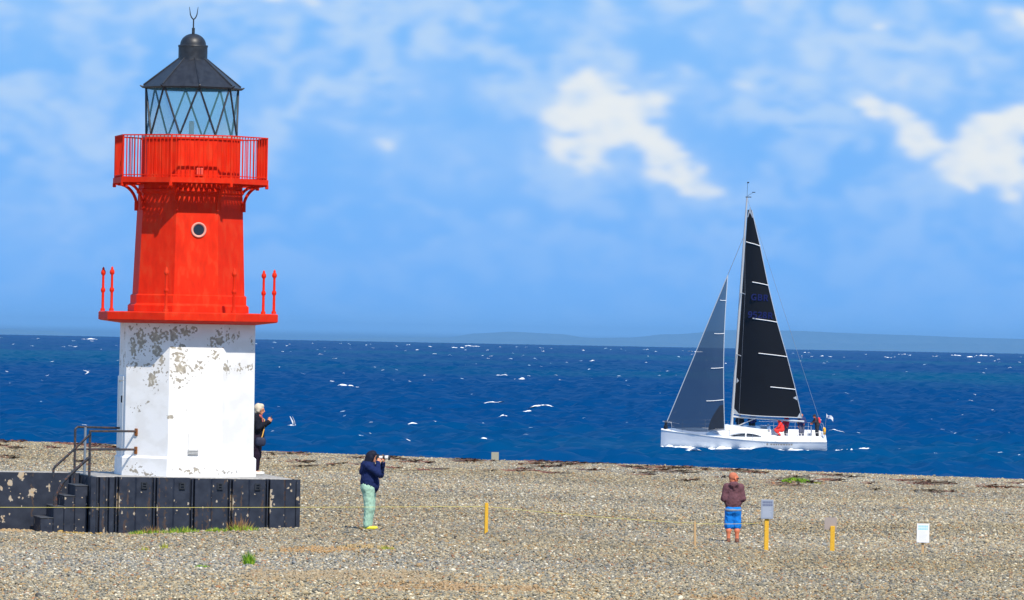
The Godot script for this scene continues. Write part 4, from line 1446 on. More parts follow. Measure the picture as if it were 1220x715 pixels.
	j.folds = [cap(Vector3(-0.05, 1.36, -0.11), Vector3(0.05, 1.36, -0.11), 0.06, 0.06), cap(Vector3(0, 1.34, -0.13), Vector3(0, 1.27, -0.13), 0.05, 0.03), cap(Vector3(-0.05, 0.9, 0), Vector3(-0.05, 0.87, 0), 0.13, 0.12), cap(Vector3(0.05, 0.9, 0), Vector3(0.05, 0.87, 0), 0.13, 0.12)]
	j.low_name = "shorts"; j.low = cloth(Color(0.012, 0.20, 0.66), 114)
	j.shoe = mat(Color(0.16, 0.06, 0.035), 0.8)
	j.hair = mat(Color(0.48, 0.15, 0.08), 0.9)
	j.hair_shape = [[Vector3(0, 0.045, -0.028), Vector3(0, 0.05, 0.0), 0.082, 0.078], [Vector3(0, 0.0, -0.035), Vector3(0, -0.04, -0.045), 0.07, 0.05]]
	p = on_ground(5.22, -131.6)
	var man := figure("man in mauve hoodie and bright blue shorts seen from behind", p, PI + 0.05, j)
	shaped("shirt_hem", [[[cap(Vector3(-0.05, 0.765, -0.01), Vector3(0.05, 0.765, -0.01), 0.155, 0.155, Vector3(1, 2.2, 1.0))], 0.016, 0.03]], cloth(Color(0.22, 0.26, 0.33), 115), man)
	g = Geo.new()       # sunglasses
	var hb := Basis.from_euler(Vector3(0.08, -1.05, 0))
	var hc: Vector3 = j.head
	for s in [-1, 1]:
		g.box(hc + hb * Vector3(s * 0.036, 0.008, 0.098), Vector3(0.05, 0.034, 0.012), hb, 0.004)
		g.box(hc + hb * Vector3(s * 0.085, 0.012, 0.045), Vector3(0.008, 0.01, 0.11), hb)
	obj("sunglasses", g, M.black, man)

	# --- woman on the slab behind the tower, holding up a phone
	j = standing(0.965)
	j.head = Vector3(0, 1.51, 0.06); j.nod = 0.12; j.curl = 1.1
	j.el_r = Vector3(-0.22, 1.10, 0.06); j.wr_r = Vector3(-0.07, 1.235, 0.27); j.hd_r = Vector3(0.2, 0.8, 0.5); j.pm_r = Vector3(0.8, 0, -0.3)
	j.el_l = Vector3(0.22, 1.10, 0.06); j.wr_l = Vector3(0.07, 1.235, 0.28); j.hd_l = Vector3(-0.2, 0.8, 0.5); j.pm_l = Vector3(-0.8, 0, -0.3)
	j.skin = M.skin
	j.top_name = "jacket"; j.top = cloth(Color(0.011, 0.013, 0.022), 116)
	j.hem = Vector3(0, 0.88, 0.0)
	j.low_name = "trousers"; j.low = cloth(Color(0.018, 0.012, 0.024), 117); j.leg = 0.85
	j.shoe = mat(Color(0.78, 0.78, 0.76), 0.6)
	j.hair = mat(Color(0.60, 0.52, 0.40), 0.8)
	j.hair_shape = [[Vector3(0, 0.055, -0.035), Vector3(0, 0.06, 0.0), 0.098, 0.088], [Vector3(0, 0.02, -0.05), Vector3(0, -0.05, -0.055), 0.09, 0.07], [Vector3(-0.06, 0.03, 0.0), Vector3(-0.07, -0.03, -0.02), 0.045, 0.04], [Vector3(0.06, 0.03, 0.0), Vector3(0.07, -0.03, -0.02), 0.045, 0.04], [Vector3(-0.03, 0.10, 0.04), Vector3(0.03, 0.10, 0.04), 0.04, 0.04]]
	p = Vector3(-5.86, TOWER.y - 0.005, -131.55)
	var wm := figure("grey-haired woman in a dark jacket half hidden behind the white tower", p, PI / 2 - 0.1, j)
	shaped("scarf", [[[cap(Vector3(-0.05, 1.36, 0.06), Vector3(0.05, 1.36, 0.06), 0.05, 0.05), cap(Vector3(-0.02, 1.34, 0.09), Vector3(-0.03, 1.22, 0.13), 0.04, 0.03)], 0.012, 0.03]], mat(Color(0.42, 0.10, 0.09), 0.9), wm)
	var ph := thing("phone", "small phone held up by the woman behind the tower", "phone", p + Vector3(0.335, 1.345, 0.0), 0.0)
	obj("phone_case", _box(Vector3.ZERO, Vector3(0.012, 0.075, 0.15), Basis.IDENTITY, 0.004), M.black, ph)
	obj("phone_screen", _box(Vector3(-0.007, 0, 0), Vector3(0.002, 0.066, 0.14)), mat(Color(0.45, 0.5, 0.55), 0.2), ph)
	var bag := thing("shoulder_bag", "dark shoulder bag on a tan strap carried by the woman", "bag", p, PI / 2 - 0.1)
	shaped("pouch", [[[cap(Vector3(-0.20, 0.80, 0.07), Vector3(-0.20, 0.80, 0.17), 0.075, 0.075, Vector3(1.3, 0.9, 1)), cap(Vector3(-0.20, 0.74, 0.07), Vector3(-0.20, 0.74, 0.17), 0.07, 0.07, Vector3(1.3, 1, 1))], 0.014, 0.03]], mat(Color(0.012, 0.018, 0.05), 0.7), bag)
	g = Geo.new()
	g.tube([Vector3(0.12, 1.385, 0.02), Vector3(0.06, 1.28, 0.165), Vector3(-0.08, 1.08, 0.185), Vector3(-0.21, 0.92, 0.165), Vector3(-0.215, 0.84, 0.14)], 0.014, 6)
	obj("strap", g, mat(Color(0.60, 0.33, 0.07), 0.8), bag)

# ---------------------------------------------------------------- yacht
func hull_half(s: float) -> float:        # half beam at the deck, s from bow 0 to stern 1
	return 1.88 * pow(sin(minf(s, 0.72) / 0.72 * PI / 2), 0.72) * (1.0 - 0.14 * smoothstep(0.72, 1.0, s))

func sheer(s: float) -> float:
	return lerpf(1.26, 0.98, smoothstep(0.0, 0.7, s)) - 0.02 * smoothstep(0.7, 1.0, s)

func yacht() -> void:
	var len := 11.55
	var t := thing("sailing_yacht", "white racing yacht under black mainsail and grey jib sailing left", "yacht", Vector3(16.4, SEA + 0.10, -398.0))
	t.basis = Basis(Vector3(1, 0, 0), deg_to_rad(12.0))
	var bow := -len / 2
	# hull
	var rows := []
	var ns := 36
	for i in ns + 1:
		var s := pow(float(i) / ns, 1.25)
		var x := bow + s * len
		var b := maxf(hull_half(s), 0.02)
		var h := sheer(s)
		var deep: float = -0.55 * sin(clampf(s * 1.06, 0, 1) * PI) - 0.02
		if s < 0.04: deep = -0.35 * s / 0.04 - 0.02
		var row := PackedVector3Array()
		for k in 25:
			var q := k / 12.0 - 1.0                   # -1 far sheer, 0 keel, 1 near sheer
			var a := absf(q)
			var y := lerpf(deep, h, pow(a, 1.9))
			var z := b * pow(sin(a * PI / 2), 0.62) * signf(q) * lerpf(0.70, 1.0, a)
			row.append(Vector3(x + (0.10 * (1.0 - a) if s > 0.99 else 0.0), y, z))
		rows.append(row)
	var g := Geo.new()
	g.grid(rows)
	var e: PackedVector3Array = rows[-1]
	for k in range(0, 24): g.tri(Vector3(bow + len, 0.4, 0), e[k + 1], e[k])
	var hull := obj("hull", g, M.gel, t)
	# hull lettering too small to read: a row of small dark marks
	g = Geo.new()
	var x := 1.55
	for k in 10:
		var w := rng.randf_range(0.10, 0.16)
		var s := (x + w / 2 - bow) / len
		var z := hull_half(s) + 0.008
		g.box(Vector3(x + w / 2, 0.80, z), Vector3(w, 0.10 if k else 0.13, 0.012))
		x += w + (0.05 if k else 0.16)
	obj("lettering", g, mat(Color(0.26, 0.24, 0.22), 0.6), hull)
	g = Geo.new()
	for k in 40:
		var s0 := pow(k / 40.0, 1.2)
		var s1 := pow((k + 1) / 40.0, 1.2)
		for sd in [-1.0, 1.0]:
			g.tube([Vector3(bow + s0 * len, sheer(s0) + 0.015, sd * maxf(hull_half(s0), 0.02)), Vector3(bow + s1 * len, sheer(s1) + 0.015, sd * maxf(hull_half(s1), 0.02))], 0.028, 5, false)
	obj("toe_rail", g, M.alu, hull)
	# deck with a sunk cockpit
	rows = []
	for i in 78:
		var s := float(i) / 77.0
		var xx := bow + s * len
		var b := maxf(hull_half(s), 0.02)
		var row := PackedVector3Array()
		for k in 25:
			var q := k / 12.0 - 1.0
			var z := q * b
			var y := sheer(s) + 0.10 * (1.0 - q * q) + 0.005
			var coam := smoothstep(1.4, 1.7, xx) * (1.0 - smoothstep(5.4, 5.6, xx))
			y += 0.20 * coam * (1.0 - smoothstep(1.05, 1.2, absf(z))) 
			var well := smoothstep(1.85, 2.0, xx) * (1.0 if xx < 5.45 else 0.0) * (1.0 - smoothstep(0.72, 0.85, absf(z)))
			y -= 0.62 * well
			row.append(Vector3(xx, y, z))
		rows.append(row)
	g = Geo.new()
	rows.reverse()
	g.grid(rows)
	obj("deck", g, M.gel, t)
	# coachroof
	rows = []
	for i in 25:
		var s := i / 24.0
		var xx := lerpf(-2.35, 1.9, s)
		var ss := (xx - bow) / len
		var hgt: float = 0.47 * smoothstep(0.0, 0.30, s) * (1.0 - 0.10 * s)
		var hw: float = lerpf(0.55, 1.12, smoothstep(0.0, 0.45, s))
		var base := sheer(ss) + 0.0
		var row := PackedVector3Array()
		for k in 17:
			var q := k / 8.0 - 1.0
			var a := absf(q)
			row.append(Vector3(xx, base + 0.03 + (hgt + 0.06) * pow(maxf(0.0, 1.0 - pow(a, 5.0)), 0.7) + 0.06 * (1.0 - q * q), hw * (a if a < 0.85 else lerpf(0.85, 1.0, (a - 0.85) / 0.15)) * signf(q)))
		rows.append(row)
	g = Geo.new()
	rows.reverse()
	g.grid(rows)
	var last: PackedVector3Array = rows[0]
	for k in 16: g.tri(Vector3(1.9, 0.95, 0), last[k], last[k + 1])
	var roof := obj("coachroof", g, M.gel, t)
	# arched side windows, two panes each side
	for sd in [1.0, -1.0]:
		for pn in [[-0.95, 0.08], [0.18, 1.22]]:
			g = Geo.new()
			var cen := 0.13
			for i in 8:
				var xa: float = lerpf(pn[0], pn[1], i / 8.0)
				var xb: float = lerpf(pn[0], pn[1], (i + 1) / 8.0)
				var ya := 0.21 * (1.0 - pow((xa - cen) / 1.12, 2)) + 0.005
				var yb := 0.21 * (1.0 - pow((xb - cen) / 1.12, 2)) + 0.005
				var zz := 1.085
				var lo := 1.16
				g.quad(Vector3(xa, lo, sd * (zz + 0.03)), Vector3(xb, lo, sd * (zz + 0.03)), Vector3(xb, lo + yb, sd * (zz - 0.03)), Vector3(xa, lo + ya, sd * (zz - 0.03)))
			obj("cabin_window", g, M.dark_glass, roof)
	# companionway hatch and winches
	obj("hatch", _box(Vector3(1.2, 1.55, 0), Vector3(0.9, 0.05, 0.75), Basis.IDENTITY, 0.02), mat(Color(0.08, 0.09, 0.10), 0.4), roof)
	for sd in [-1.0, 1.0]:
		for xx in [1.75, 3.0]:
			g = Geo.new()
			g.lathe([Vector2(0.09, 0.0), Vector2(0.065, 0.05), Vector2(0.065, 0.12), Vector2(0.085, 0.15), Vector2(0.0, 0.16)], 12, Vector3(xx, 1.24 if xx > 2.0 else 1.50, sd * (0.98 if xx > 2.0 else 0.75)))
			obj("winch", g, M.steel, t)
	# mast, boom, vang, rigging (rake to the stern)
	var mb := Vector3(-0.86, 1.30, 0)
	var mt := Vector3(-0.2, 17.95, 0)
	g = Geo.new()
	g.tube([mb, mb.lerp(mt, 0.75), mt], [0.10, 0.09, 0.055], 10)
	obj("mast", g, M.alu, t)
	var on_mast := func(y): return mb.lerp(mt, (y - mb.y) / (mt.y - mb.y))
	var goose: Vector3 = on_mast.call(2.32)
	var boom_end := goose + Vector3(5.0, -0.03, 1.05)
	g = Geo.new()
	g.tube([goose, boom_end], [0.07, 0.065], 8)
	obj("boom", g, M.alu, t)
	g = Geo.new()
	g.tube([on_mast.call(1.45), goose.lerp(boom_end, 0.33)], 0.035, 6)
	obj("vang", g, M.alu, t)
	for y in [6.8, 11.2]:
		for sd in [-1.0, 1.0]:
			g = Geo.new()
			var a: Vector3 = on_mast.call(y)
			g.tube([a, a + Vector3(0.28, 0.06, sd * 0.85)], 0.025, 5)
			obj("spreader", g, M.alu, t)
	var wires := [[Vector3(bow + 0.18, 1.30, 0), on_mast.call(15.3), 0.02], [Vector3(bow + len - 0.1, 1.1, 0), mt, 0.011]]
	var names := ["forestay", "backstay"]
	for sd in [-1.0, 1.0]:
		wires.append([Vector3(-0.45, 1.05, sd * 1.65), on_mast.call(11.2) + Vector3(0.28, 0.06, sd * 0.85), 0.006]); names.append("shroud")
		wires.append([on_mast.call(11.2) + Vector3(0.28, 0.06, sd * 0.85), on_mast.call(15.6), 0.006]); names.append("shroud")
	for k in wires.size():
		g = Geo.new()
		g.tube([wires[k][0], wires[k][1]], wires[k][2], 5, false)
		obj(names[k], g, M.steel, t)
	# masthead wand, light and wind vane
	g = Geo.new()
	g.tube([mt, mt + Vector3(0.02, 1.05, 0)], 0.012, 5)
	g.tube([mt + Vector3(0.02, 0.10, 0), mt + Vector3(0.42, 0.35, 0)], 0.01, 5)
	g.box(mt + Vector3(0.46, 0.37, 0), Vector3(0.22, 0.05, 0.02))
	g.box(mt + Vector3(0.05, 1.05, 0), Vector3(0.14, 0.09, 0.05), Basis.IDENTITY, 0.01)
	g.box(mt + Vector3(0.1, 0.03, 0), Vector3(0.40, 0.05, 0.10), Basis.IDENTITY, 0.01)
	obj("masthead_gear", g, M.black, t)

	# mainsail: luff on the mast, leech and camber to leeward (towards the viewer)
	var black := mat(Color(0.010, 0.011, 0.014), 0.55, 0.4)
	# leech points: height above the foot, distance aft of the luff
	var leech := [[0.0, 4.82], [1.95, 4.25], [4.2, 3.52], [6.55, 2.66], [9.05, 1.86], [11.7, 1.10], [14.1, 0.32]]
	var chord := func(h):
		for k in range(1, leech.size()):
			if h <= leech[k][0]: return lerpf(leech[k - 1][1], leech[k][1], (h - leech[k - 1][0]) / (leech[k][0] - leech[k - 1][0]))
		return 0.32
	var main_at := func(u, h):
		var c: float = chord.call(h)
		var m: Vector3 = on_mast.call(2.55 + h * 1.03)
		var out := lerpf(0.20, 0.42, h / 14.1)      # twist: boom out a little, head more
		return m + Vector3(0.10 + u * c * cos(out), 0.06 * u * sin(u * PI), u * c * sin(out) + 0.10 * c * sin(u * PI) * (1.0 - 0.4 * u))
	rows = []
	for i in 31:
		var row := PackedVector3Array()
		for k in 17: row.append(main_at.call(k / 16.0, 14.1 * i / 30.0))
		rows.append(row)
	g = Geo.new()
	g.grid(rows)
	var ms := obj("mainsail", g, black, t)
	var off := Vector3(0, 0, 0.02)
	for q in [[1.95, 0.58], [4.2, 0.42], [6.55, 0.34], [9.05, 0.38], [11.7, 0.05]]:
		var pts := []
		for k in 7: pts.append(main_at.call(lerpf(q[1], 1.0, k / 6.0), q[0] + 0.22 * (1.0 - lerpf(q[1], 1.0, k / 6.0))) + off)
		g = Geo.new()
		g.tube(pts, 0.034, 5)
		obj("batten", g, M.white, ms)
	g = Geo.new()
	var pts := []
	for k in 29: pts.append(main_at.call(1.0, 14.1 * k / 28.0))
	g.tube(pts, 0.03, 5, false)
	pts = []
	for k in 9: pts.append(main_at.call(k / 8.0, 0.0) + Vector3(0, -0.02, 0))
	g.tube(pts, 0.035, 5, false)
	obj("sail_edge", g, mat(Color(0.5, 0.53, 0.56), 0.6), ms)
	g = Geo.new()
	for q in [[0.0, 0.0, 0.08, 0.0, 0.0, 0.35], [0.99, 0.0, 0.93, 0.0, 0.99, 0.35], [0.01, 2.1, 0.05, 2.3, 0.01, 2.5], [0.02, 13.6, 0.98, 13.6, 0.5, 14.3], [0.99, 1.2, 0.93, 1.35, 0.99, 1.5]]:
		g.tri(main_at.call(q[0], q[1]) + off, main_at.call(q[2], q[3]) + off, main_at.call(q[4], q[5]) + off)
	obj("corner_patch", g, mat(Color(0.55, 0.58, 0.6), 0.6), ms)
	# sail number in dark blue
	var blue := mat(Color(0.005, 0.011, 0.10), 0.6)
	for q in ["GBR|8.15|0.60", "9528R|6.95|0.56"]:
		var part: PackedStringArray = q.split("|")
		var tm := TextMesh.new()
		var sf := SystemFont.new()
		sf.font_names = ["Droid Sans"]; sf.font_weight = 700
		tm.font = sf
		tm.text = part[0]; tm.font_size = 64; tm.pixel_size = 0.0098; tm.depth = 0.01
		var o := obj("sail_number", tm, blue, ms)
		var c: Vector3 = main_at.call(float(part[2]), float(part[1]))
		var c2: Vector3 = main_at.call(float(part[2]) + 0.2, float(part[1]))
		var c3: Vector3 = main_at.call(float(part[2]), float(part[1]) + 0.5)
		var nx := (c2 - c).normalized()
		var nz := nx.cross((c3 - c).normalized()).normalized()
		o.transform = Transform3D(Basis(nx, nz.cross(nx), nz), c + nz * 0.03)

	# jib: luff on the forestay
	var tack := Vector3(bow + 0.28, 1.55, 0.02)
	var stay_top: Vector3 = on_mast.call(15.3)
	var jhead := tack.lerp(stay_top, 0.79)
	var clew := Vector3(-1.38, 1.62, 1.25)
	var jib_at := func(u, h):                     # u across, h up the luff 0..1
		var a: Vector3 = tack.lerp(jhead, h)
		var b: Vector3 = clew.lerp(jhead, h) + Vector3(-0.18, 0, 0.35) * sin(h * PI)
		var c := a.distance_to(b)
		return a.lerp(b, u) + Vector3(0, -0.14 * sin(u * PI) * (1.0 - h) , 0.12 * c * sin(u * PI))
	rows = []
	for i in 25:
		var row := PackedVector3Array()
		for k in 13: row.append(jib_at.call(k / 12.0, i / 24.0))
		rows.append(row)
	g = Geo.new()
	g.grid(rows)
	var grey := mat(Color(0.035, 0.065, 0.115), 0.6, 0.4)
	grey.transparency = BaseMaterial3D.TRANSPARENCY_ALPHA
	grey.albedo_color.a = 0.80
	var js := obj("jib", g, grey, t)
	for q in [[0.20, 0.62], [0.41, 0.62], [0.63, 0.50], [0.84, 0.30]]:
		pts = []
		for k in 6: pts.append(jib_at.call(lerpf(q[1], 1.0, k / 5.0), q[0]) + off)
		g = Geo.new()
		g.tube(pts, 0.03, 5)
		obj("batten", g, M.white, js)
	g = Geo.new()
	pts = []
	for k in 25: pts.append(jib_at.call(1.0, k / 24.0))
	g.tube(pts, 0.032, 5, false)
	pts = []
	for k in 9: pts.append(jib_at.call(0.0, k / 8.0))
	g.tube(pts, 0.035, 5, false)
	obj("sail_edge", g, mat(Color(0.55, 0.6, 0.64), 0.6), js)
	g = Geo.new()
	rows = []
	for i in 7:
		var row := PackedVector3Array()
		for k in 7:
			var uu := lerpf(0.72 + 0.2 * pow(i / 6.0, 2), 1.0, k / 6.0)
			row.append(jib_at.call(uu, 0.012 + 0.155 * i / 6.0) + Vector3(0, 0, 0.015))
		rows.append(row)
	g.grid(rows)
	obj("clew_patch", g, mat(Color(0.016, 0.024, 0.04), 0.6), js)
	g = Geo.new()
	g.lathe([Vector2(0.10, 0.0), Vector2(0.16, 0.06), Vector2(0.16, 0.22), Vector2(0.10, 0.3), Vector2(0.10, 0.6), Vector2(0.0, 0.62)], 12, Vector3(bow + 0.32, 1.33, 0))
	obj("furling_drum", g, M.black, t)
	g = Geo.new()
	g.tube([clew, Vector3(0.6, 1.5, 0.95), Vector3(1.75, 1.55, 0.80)], 0.012, 5)
	g.tube([boom_end.lerp(goose, 0.1), Vector3(4.1, 1.15, 0.2)], 0.014, 5)
	obj("sheets", g, M.rope, t)
	# guard rails: pulpit, pushpit, stanchions and lifelines
	for sd in [-1.0, 1.0]:
		var tops := []
		for s in [0.13, 0.27, 0.41, 0.55, 0.69, 0.82]:
			var base := Vector3(bow + s * len, sheer(s), sd * (hull_half(s) - 0.06))
			g = Geo.new()
			g.tube([base, base + Vector3(0, 0.6, 0)], 0.013, 5)
			obj("stanchion", g, M.steel, t)
			tops.append(base + Vector3(0, 0.6, 0))
		tops.push_front(Vector3(bow + 0.7, 1.9, sd * 0.32))
		tops.append(Vector3(bow + 0.92 * len, 1.62, sd * 1.62))
		for dy in [0.0, -0.28]:
			g = Geo.new()
			g.tube(tops.map(func(p): return p + Vector3(0, dy, 0)), 0.007, 4, false)
			obj("lifeline", g, M.steel, t)
		g = Geo.new()
		g.tube([Vector3(bow + 0.75, 1.22, sd * 0.35), Vector3(bow + 0.7, 1.9, sd * 0.32), Vector3(bow + 0.1, 1.86, sd * 0.08)], 0.016, 5)
		obj("pulpit", g, M.steel, t)
		g = Geo.new()
		g.tube([Vector3(bow + 0.90 * len, 1.0, sd * 1.64), Vector3(bow + 0.90 * len, 1.62, sd * 1.62), Vector3(bow + len - 0.15, 1.62, sd * 1.5), Vector3(bow + len - 0.15, 1.62, sd * 0.6), Vector3(bow + len - 0.12, 1.0, sd * 0.6)], 0.016, 5)
		obj("pushpit", g, M.steel, t)
	# wheel
	g = Geo.new()
	pts = []
	for k in 25: pts.append(Vector3(4.75, 1.22 + 0.5 * sin(TAU * k / 24.0), 0.0 + 0.5 * cos(TAU * k / 24.0)))
	g.tube(pts, 0.02, 6, false)
	for k in 3: g.tube([Vector3(4.75, 1.22, 0), Vector3(4.75, 1.22 + 0.5 * sin(TAU * k / 3.0), 0.5 * cos(TAU * k / 3.0))], 0.012, 5)
	g.box(Vector3(4.6, 0.85, 0), Vector3(0.22, 0.75, 0.24), Basis.IDENTITY, 0.03)
	obj("steering_wheel", g, M.steel, t)
	# lifebuoy and ensign at the stern
	g = Geo.new()
	pts = []
	for k in 13: pts.append(Vector3(5.62, 1.62 - 0.2 * cos(PI * 1.6 * (k / 12.0 - 0.5)), 0.95 + 0.22 * sin(PI * 1.6 * (k / 12.0 - 0.5))))
	g.tube(pts, 0.085, 7)
	obj("lifebuoy", g, mat(Color(0.85, 0.42, 0.02), 0.7), t)
	g = Geo.new()
	g.tube([Vector3(5.62, 1.0, 0.3), Vector3(5.78, 2.75, 0.3)], 0.014, 5)
	obj("flagstaff", g, M.steel, t)
	rows = []
	for i in 5:
		var row := PackedVector3Array()
		for k in 8:
			var u := k / 7.0
			row.append(Vector3(5.76 + u * 0.48, 2.72 - i * 0.065 - u * 0.26 - 0.05 * sin(u * 7.0) , 0.3 + 0.07 * sin(u * 6.0 + i * 0.4)))
		rows.append(row)
	g = Geo.new()
	g.grid(rows)
	var flag := obj("flag", g, mat(Color(0.80, 0.82, 0.85), 0.8), t)
	obj("flag_emblem", _box(Vector3(5.91, 2.52, 0.39), Vector3(0.13, 0.08, 0.02), Basis(Vector3(0, 0, 1), -0.4)), mat(Color(0.05, 0.09, 0.30), 0.8), flag)

	crew(t.transform)

	# bow wave along the hull and wake astern
	var f := Geo.new()
	f.colored = true
	f.tint = Color(0.85, 0.88, 0.9)
	var ragged := noise(0.8, 85, 3)
	for k in 10:
		var s := k / 9.0
		foam_ridge(f, ragged, Vector3(16.4 + bow + 0.5 + s * (len - 0.8), 0, -398.0 + hull_half(maxf(s, 0.06)) * 0.86 + 0.45), Vector3(1, 0, 0.0), rng.randf_range(0.7, 1.3), rng.randf_range(0.10, 0.26) * (1.0 if s < 0.5 else 0.75), 0.8)
	for k in 6: foam_ridge(f, ragged, Vector3(16.4 + len / 2 + 0.3 + k * 0.62, 0, -397.0 + rng.randf_range(-0.5, 0.5)), Vector3(1, 0, 0.1), rng.randf_range(0.5, 1.1), lerpf(0.30, 0.18, k / 5.0), 0.8)
	for k in 5: foam_ridge(f, ragged, Vector3(16.4 + len / 2 + 6.6 + k * 0.75, 0, -394.5 + rng.randf_range(-0.4, 0.4)), Vector3(1, 0, 0.1), rng.randf_range(0.5, 1.0), 0.22, 0.7)
	tag(obj("wake", f, M.foam), "white bow wave and wake along the yacht's waterline", "foam", "", "stuff")

func crew(boat: Transform3D) -> void:
	var navy := mat(Color(0.015, 0.03, 0.12), 0.8)
	var red := mat(Color(0.80, 0.03, 0.02), 0.75)
	var dark := mat(Color(0.02, 0.022, 0.03), 0.8)
	var grey := mat(Color(0.10, 0.11, 0.14), 0.8)
	var cap_shape := [[Vector3(0, 0.05, -0.01), Vector3(0, 0.06, 0.01), 0.10, 0.095], [Vector3(0, 0.035, 0.08), Vector3(0, 0.03, 0.13), 0.05, 0.035]]
	var base := func():
		var j := standing(1.03)
		j.skin = M.tan; j.top_name = "jacket"; j.low_name = "trousers"; j.shoe = dark; j.low = grey; j.group = "crew of the yacht"
		return j
	# crouching in bright red
	var j: Dictionary = base.call()
	j.head = Vector3(0, 1.05, 0.18); j.chest = Vector3(0, 0.80, 0.08); j.waist = Vector3(0, 0.62, 0.0); j.hem = Vector3(0, 0.50, -0.02); j.pelvis = Vector3(0, 0.46, -0.04)
	for s in [["r", -1.0], ["l", 1.0]]:
		j["sh_" + s[0]] = Vector3(0.19 * s[1], 0.90, 0.08); j["el_" + s[0]] = Vector3(0.24 * s[1], 0.66, 0.22); j["wr_" + s[0]] = Vector3(0.15 * s[1], 0.50, 0.42); j["hd_" + s[0]] = Vector3(0, -0.3, 1)
		j["hip_" + s[0]] = Vector3(0.10 * s[1], 0.44, -0.02); j["kn_" + s[0]] = Vector3(0.16 * s[1], 0.42, 0.40); j["an_" + s[0]] = Vector3(0.14 * s[1], 0.09, 0.12); j["toe_" + s[0]] = Vector3(0.15 * s[1], 0.035, 0.30)
	j.top = red; j.low = red; j.stout = 1.1
	j.hair = red; j.hair_name = "hood"; j.hair_shape = [[Vector3(0, 0.03, -0.03), Vector3(0, 0.04, 0.0), 0.115, 0.11], [Vector3(0, -0.04, -0.05), Vector3(0, -0.12, -0.05), 0.10, 0.10]]
	_man("yacht crew member crouching in a bright red hooded suit", boat, Vector3(2.62, 1.16, 0.88), -PI / 2, j)
	# white cap, crimson jacket
	j = base.call()
	j.top = mat(Color(0.50, 0.015, 0.06), 0.8); j.low = grey
	j.el_r = Vector3(-0.28, 1.12, 0.10); j.wr_r = Vector3(-0.20, 1.0, 0.30)
	j.hair = M.white; j.hair_name = "cap"; j.hair_shape = cap_shape
	_man("yacht crew member in crimson jacket and white cap", boat, Vector3(2.98, 0.90, 0.45), -PI / 2 + 0.4, j)
	# navy jacket, standing
	j = base.call()
	j.top = navy; j.low = mat(Color(0.09, 0.10, 0.15), 0.8); j.stout = 1.08
	j.el_l = Vector3(0.28, 1.14, 0.08); j.wr_l = Vector3(0.12, 1.05, 0.28)
	j.hair = mat(Color(0.10, 0.05, 0.03), 0.9); j.hair_shape = [[Vector3(0, 0.045, -0.028), Vector3(0, 0.05, 0.0), 0.086, 0.082], [Vector3(0, 0.0, -0.035), Vector3(0, -0.03, -0.045), 0.075, 0.06]]
	_man("yacht crew member standing in a navy jacket near the boom's end", boat, Vector3(4.02, 1.06, 0.95), 0.15, j)
	# helm: dark clothes, red lifejacket
	j = base.call()
	j.top = dark; j.low = dark
	j.head = Vector3(0.0, 1.52, 0.20); j.chest = Vector3(0, 1.28, 0.08)
	j.sh_r = Vector3(-0.2, 1.38, 0.08); j.sh_l = Vector3(0.2, 1.38, 0.08); j.el_r = Vector3(-0.26, 1.12, 0.22); j.wr_r = Vector3(-0.15, 1.05, 0.42); j.el_l = Vector3(0.26, 1.12, 0.22); j.wr_l = Vector3(0.15, 1.05, 0.42)
	j.hair = dark; j.hair_name = "cap"; j.hair_shape = cap_shape
	var h := _man("yacht helm in dark clothes with a red lifejacket at the stern", boat, Vector3(5.12, 1.06, 0.80), -PI / 2 + 0.3, j)
	shaped("lifejacket", [[[cap(Vector3(-0.10, 1.36, -0.08), Vector3(-0.10, 1.12, -0.12), 0.10, 0.11), cap(Vector3(0.10, 1.36, -0.08), Vector3(0.10, 1.12, -0.12), 0.10, 0.11), cap(Vector3(-0.12, 1.36, 0.12), Vector3(-0.12, 1.18, 0.16), 0.07, 0.06), cap(Vector3(0.12, 1.36, 0.12), Vector3(0.12, 1.18, 0.16), 0.07, 0.06)], 0.03, 0.05]], mat(Color(0.75, 0.04, 0.05), 0.7), h)
	# two sitting low on the far side by the mast
	for q in [["yacht crew member in black sitting behind the vang", dark, -0.25, -0.62], ["yacht crew member in blue sitting behind the coachroof", mat(Color(0.02, 0.03, 0.16), 0.8), 0.62, -0.66]]:
		j = base.call()
		j.head = Vector3(0, 0.84, 0.05); j.chest = Vector3(0, 0.52, 0.0); j.waist = Vector3(0, 0.32, 0); j.hem = Vector3(0, 0.22, 0); j.pelvis = Vector3(0, 0.18, 0)
		for s in [["r", -1.0], ["l", 1.0]]:
			j["sh_" + s[0]] = Vector3(0.19 * s[1], 0.64, 0); j["el_" + s[0]] = Vector3(0.25 * s[1], 0.36, 0.12); j["wr_" + s[0]] = Vector3(0.14 * s[1], 0.36, 0.36)
			j["hip_" + s[0]] = Vector3(0.1 * s[1], 0.14, 0); j["kn_" + s[0]] = Vector3(0.14 * s[1], 0.42, 0.40); j["an_" + s[0]] = Vector3(0.14 * s[1], 0.09, 0.62); j["toe_" + s[0]] = Vector3(0.15 * s[1], 0.05, 0.78)
		j.top = q[1]; j.low = dark
		j.hair = dark; j.hair_name = "cap"; j.hair_shape = cap_shape
		_man(q[0], boat, Vector3(q[2], 1.48, q[3]), PI, j)

func _man(label: String, boat: Transform3D, at: Vector3, turn: float, j: Dictionary) -> Node3D:
	return figure(label, boat * at, turn, j, 0.032)

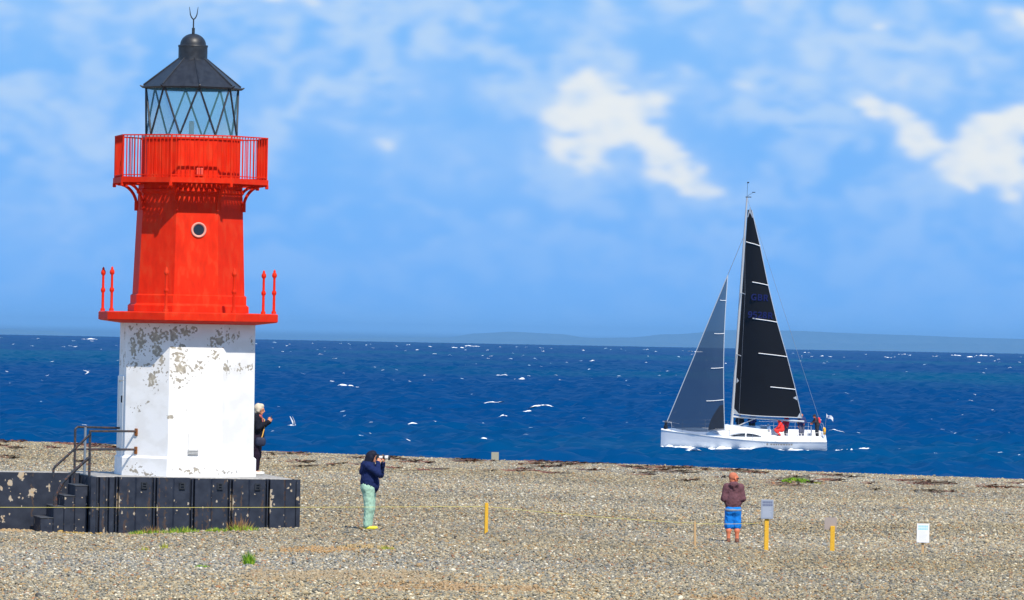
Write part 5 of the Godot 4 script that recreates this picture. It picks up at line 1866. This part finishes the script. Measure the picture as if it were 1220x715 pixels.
# ---------------------------------------------------------------- birds and a buoy
func gull(label: String, at: Vector3, turn: float, bank: float, lift: float, size := 1.0) -> void:
	var t := thing("gull", label, "gull", at, turn, "gulls over the sea")
	t.rotation.z = bank
	t.scale = Vector3.ONE * size
	var white := mat(Color(0.82, 0.83, 0.84), 0.8)
	shaped("body", [[[cap(Vector3(-0.16, 0, 0), Vector3(0.08, 0.01, 0), 0.045, 0.065), cap(Vector3(0.08, 0.01, 0), Vector3(0.20, 0.035, 0), 0.06, 0.04), cap(Vector3(0.2, 0.035, 0), Vector3(0.265, 0.02, 0), 0.022, 0.008)], 0.014, 0.03]], white, t)
	var g := Geo.new()
	g.extrude([Vector3(-0.14, 0.0, -0.03), Vector3(-0.14, 0.0, 0.03), Vector3(-0.33, 0.0, 0.07), Vector3(-0.33, 0.0, -0.07)], Vector3(0, 0.012, 0))
	obj("tail", g, white, t)
	for s in [-1.0, 1.0]:
		var rows := []
		for i in 9:
			var u := i / 8.0
			var c := 0.17 * (1.0 - 0.75 * u * u)
			var up := lift * (u * 0.62 - 0.12 * sin(u * PI)) if lift > 0.0 else 0.02
			var z: float = s * (0.03 + u * 0.62 * cos(minf(lift, 1.2) * 1.05))
			var x := 0.06 + 0.06 * sin(u * PI) - 0.16 * u * u
			rows.append(PackedVector3Array([Vector3(x + c * 0.5, up, z), Vector3(x + c * 0.25, up + 0.018, z), Vector3(x - c * 0.5, up, z), Vector3(x + c * 0.25, up - 0.006, z)]))
		g = Geo.new()
		g.grid(rows, true)
		obj("wing", g, mat(Color(0.62, 0.65, 0.68), 0.8), t)

func birds() -> void:
	gull("white gull with raised wings flying low over the sea right of the tower", Vector3(-10.95, -0.1, -286.0), 0.3, 0.0, 1.0, 0.72)
	gull("white gull gliding far off near the horizon left of the tower", Vector3(-44.7, -0.1, -600.0), 0.5, 0.45, 0.5, 1.1)
	var y := sea_y(5.0, -434.0)
	gull("white gull sitting on the water left of the yacht", Vector3(5.0, y + 0.10, -434.0), 0.2, 0.0, 0.05, 0.9)
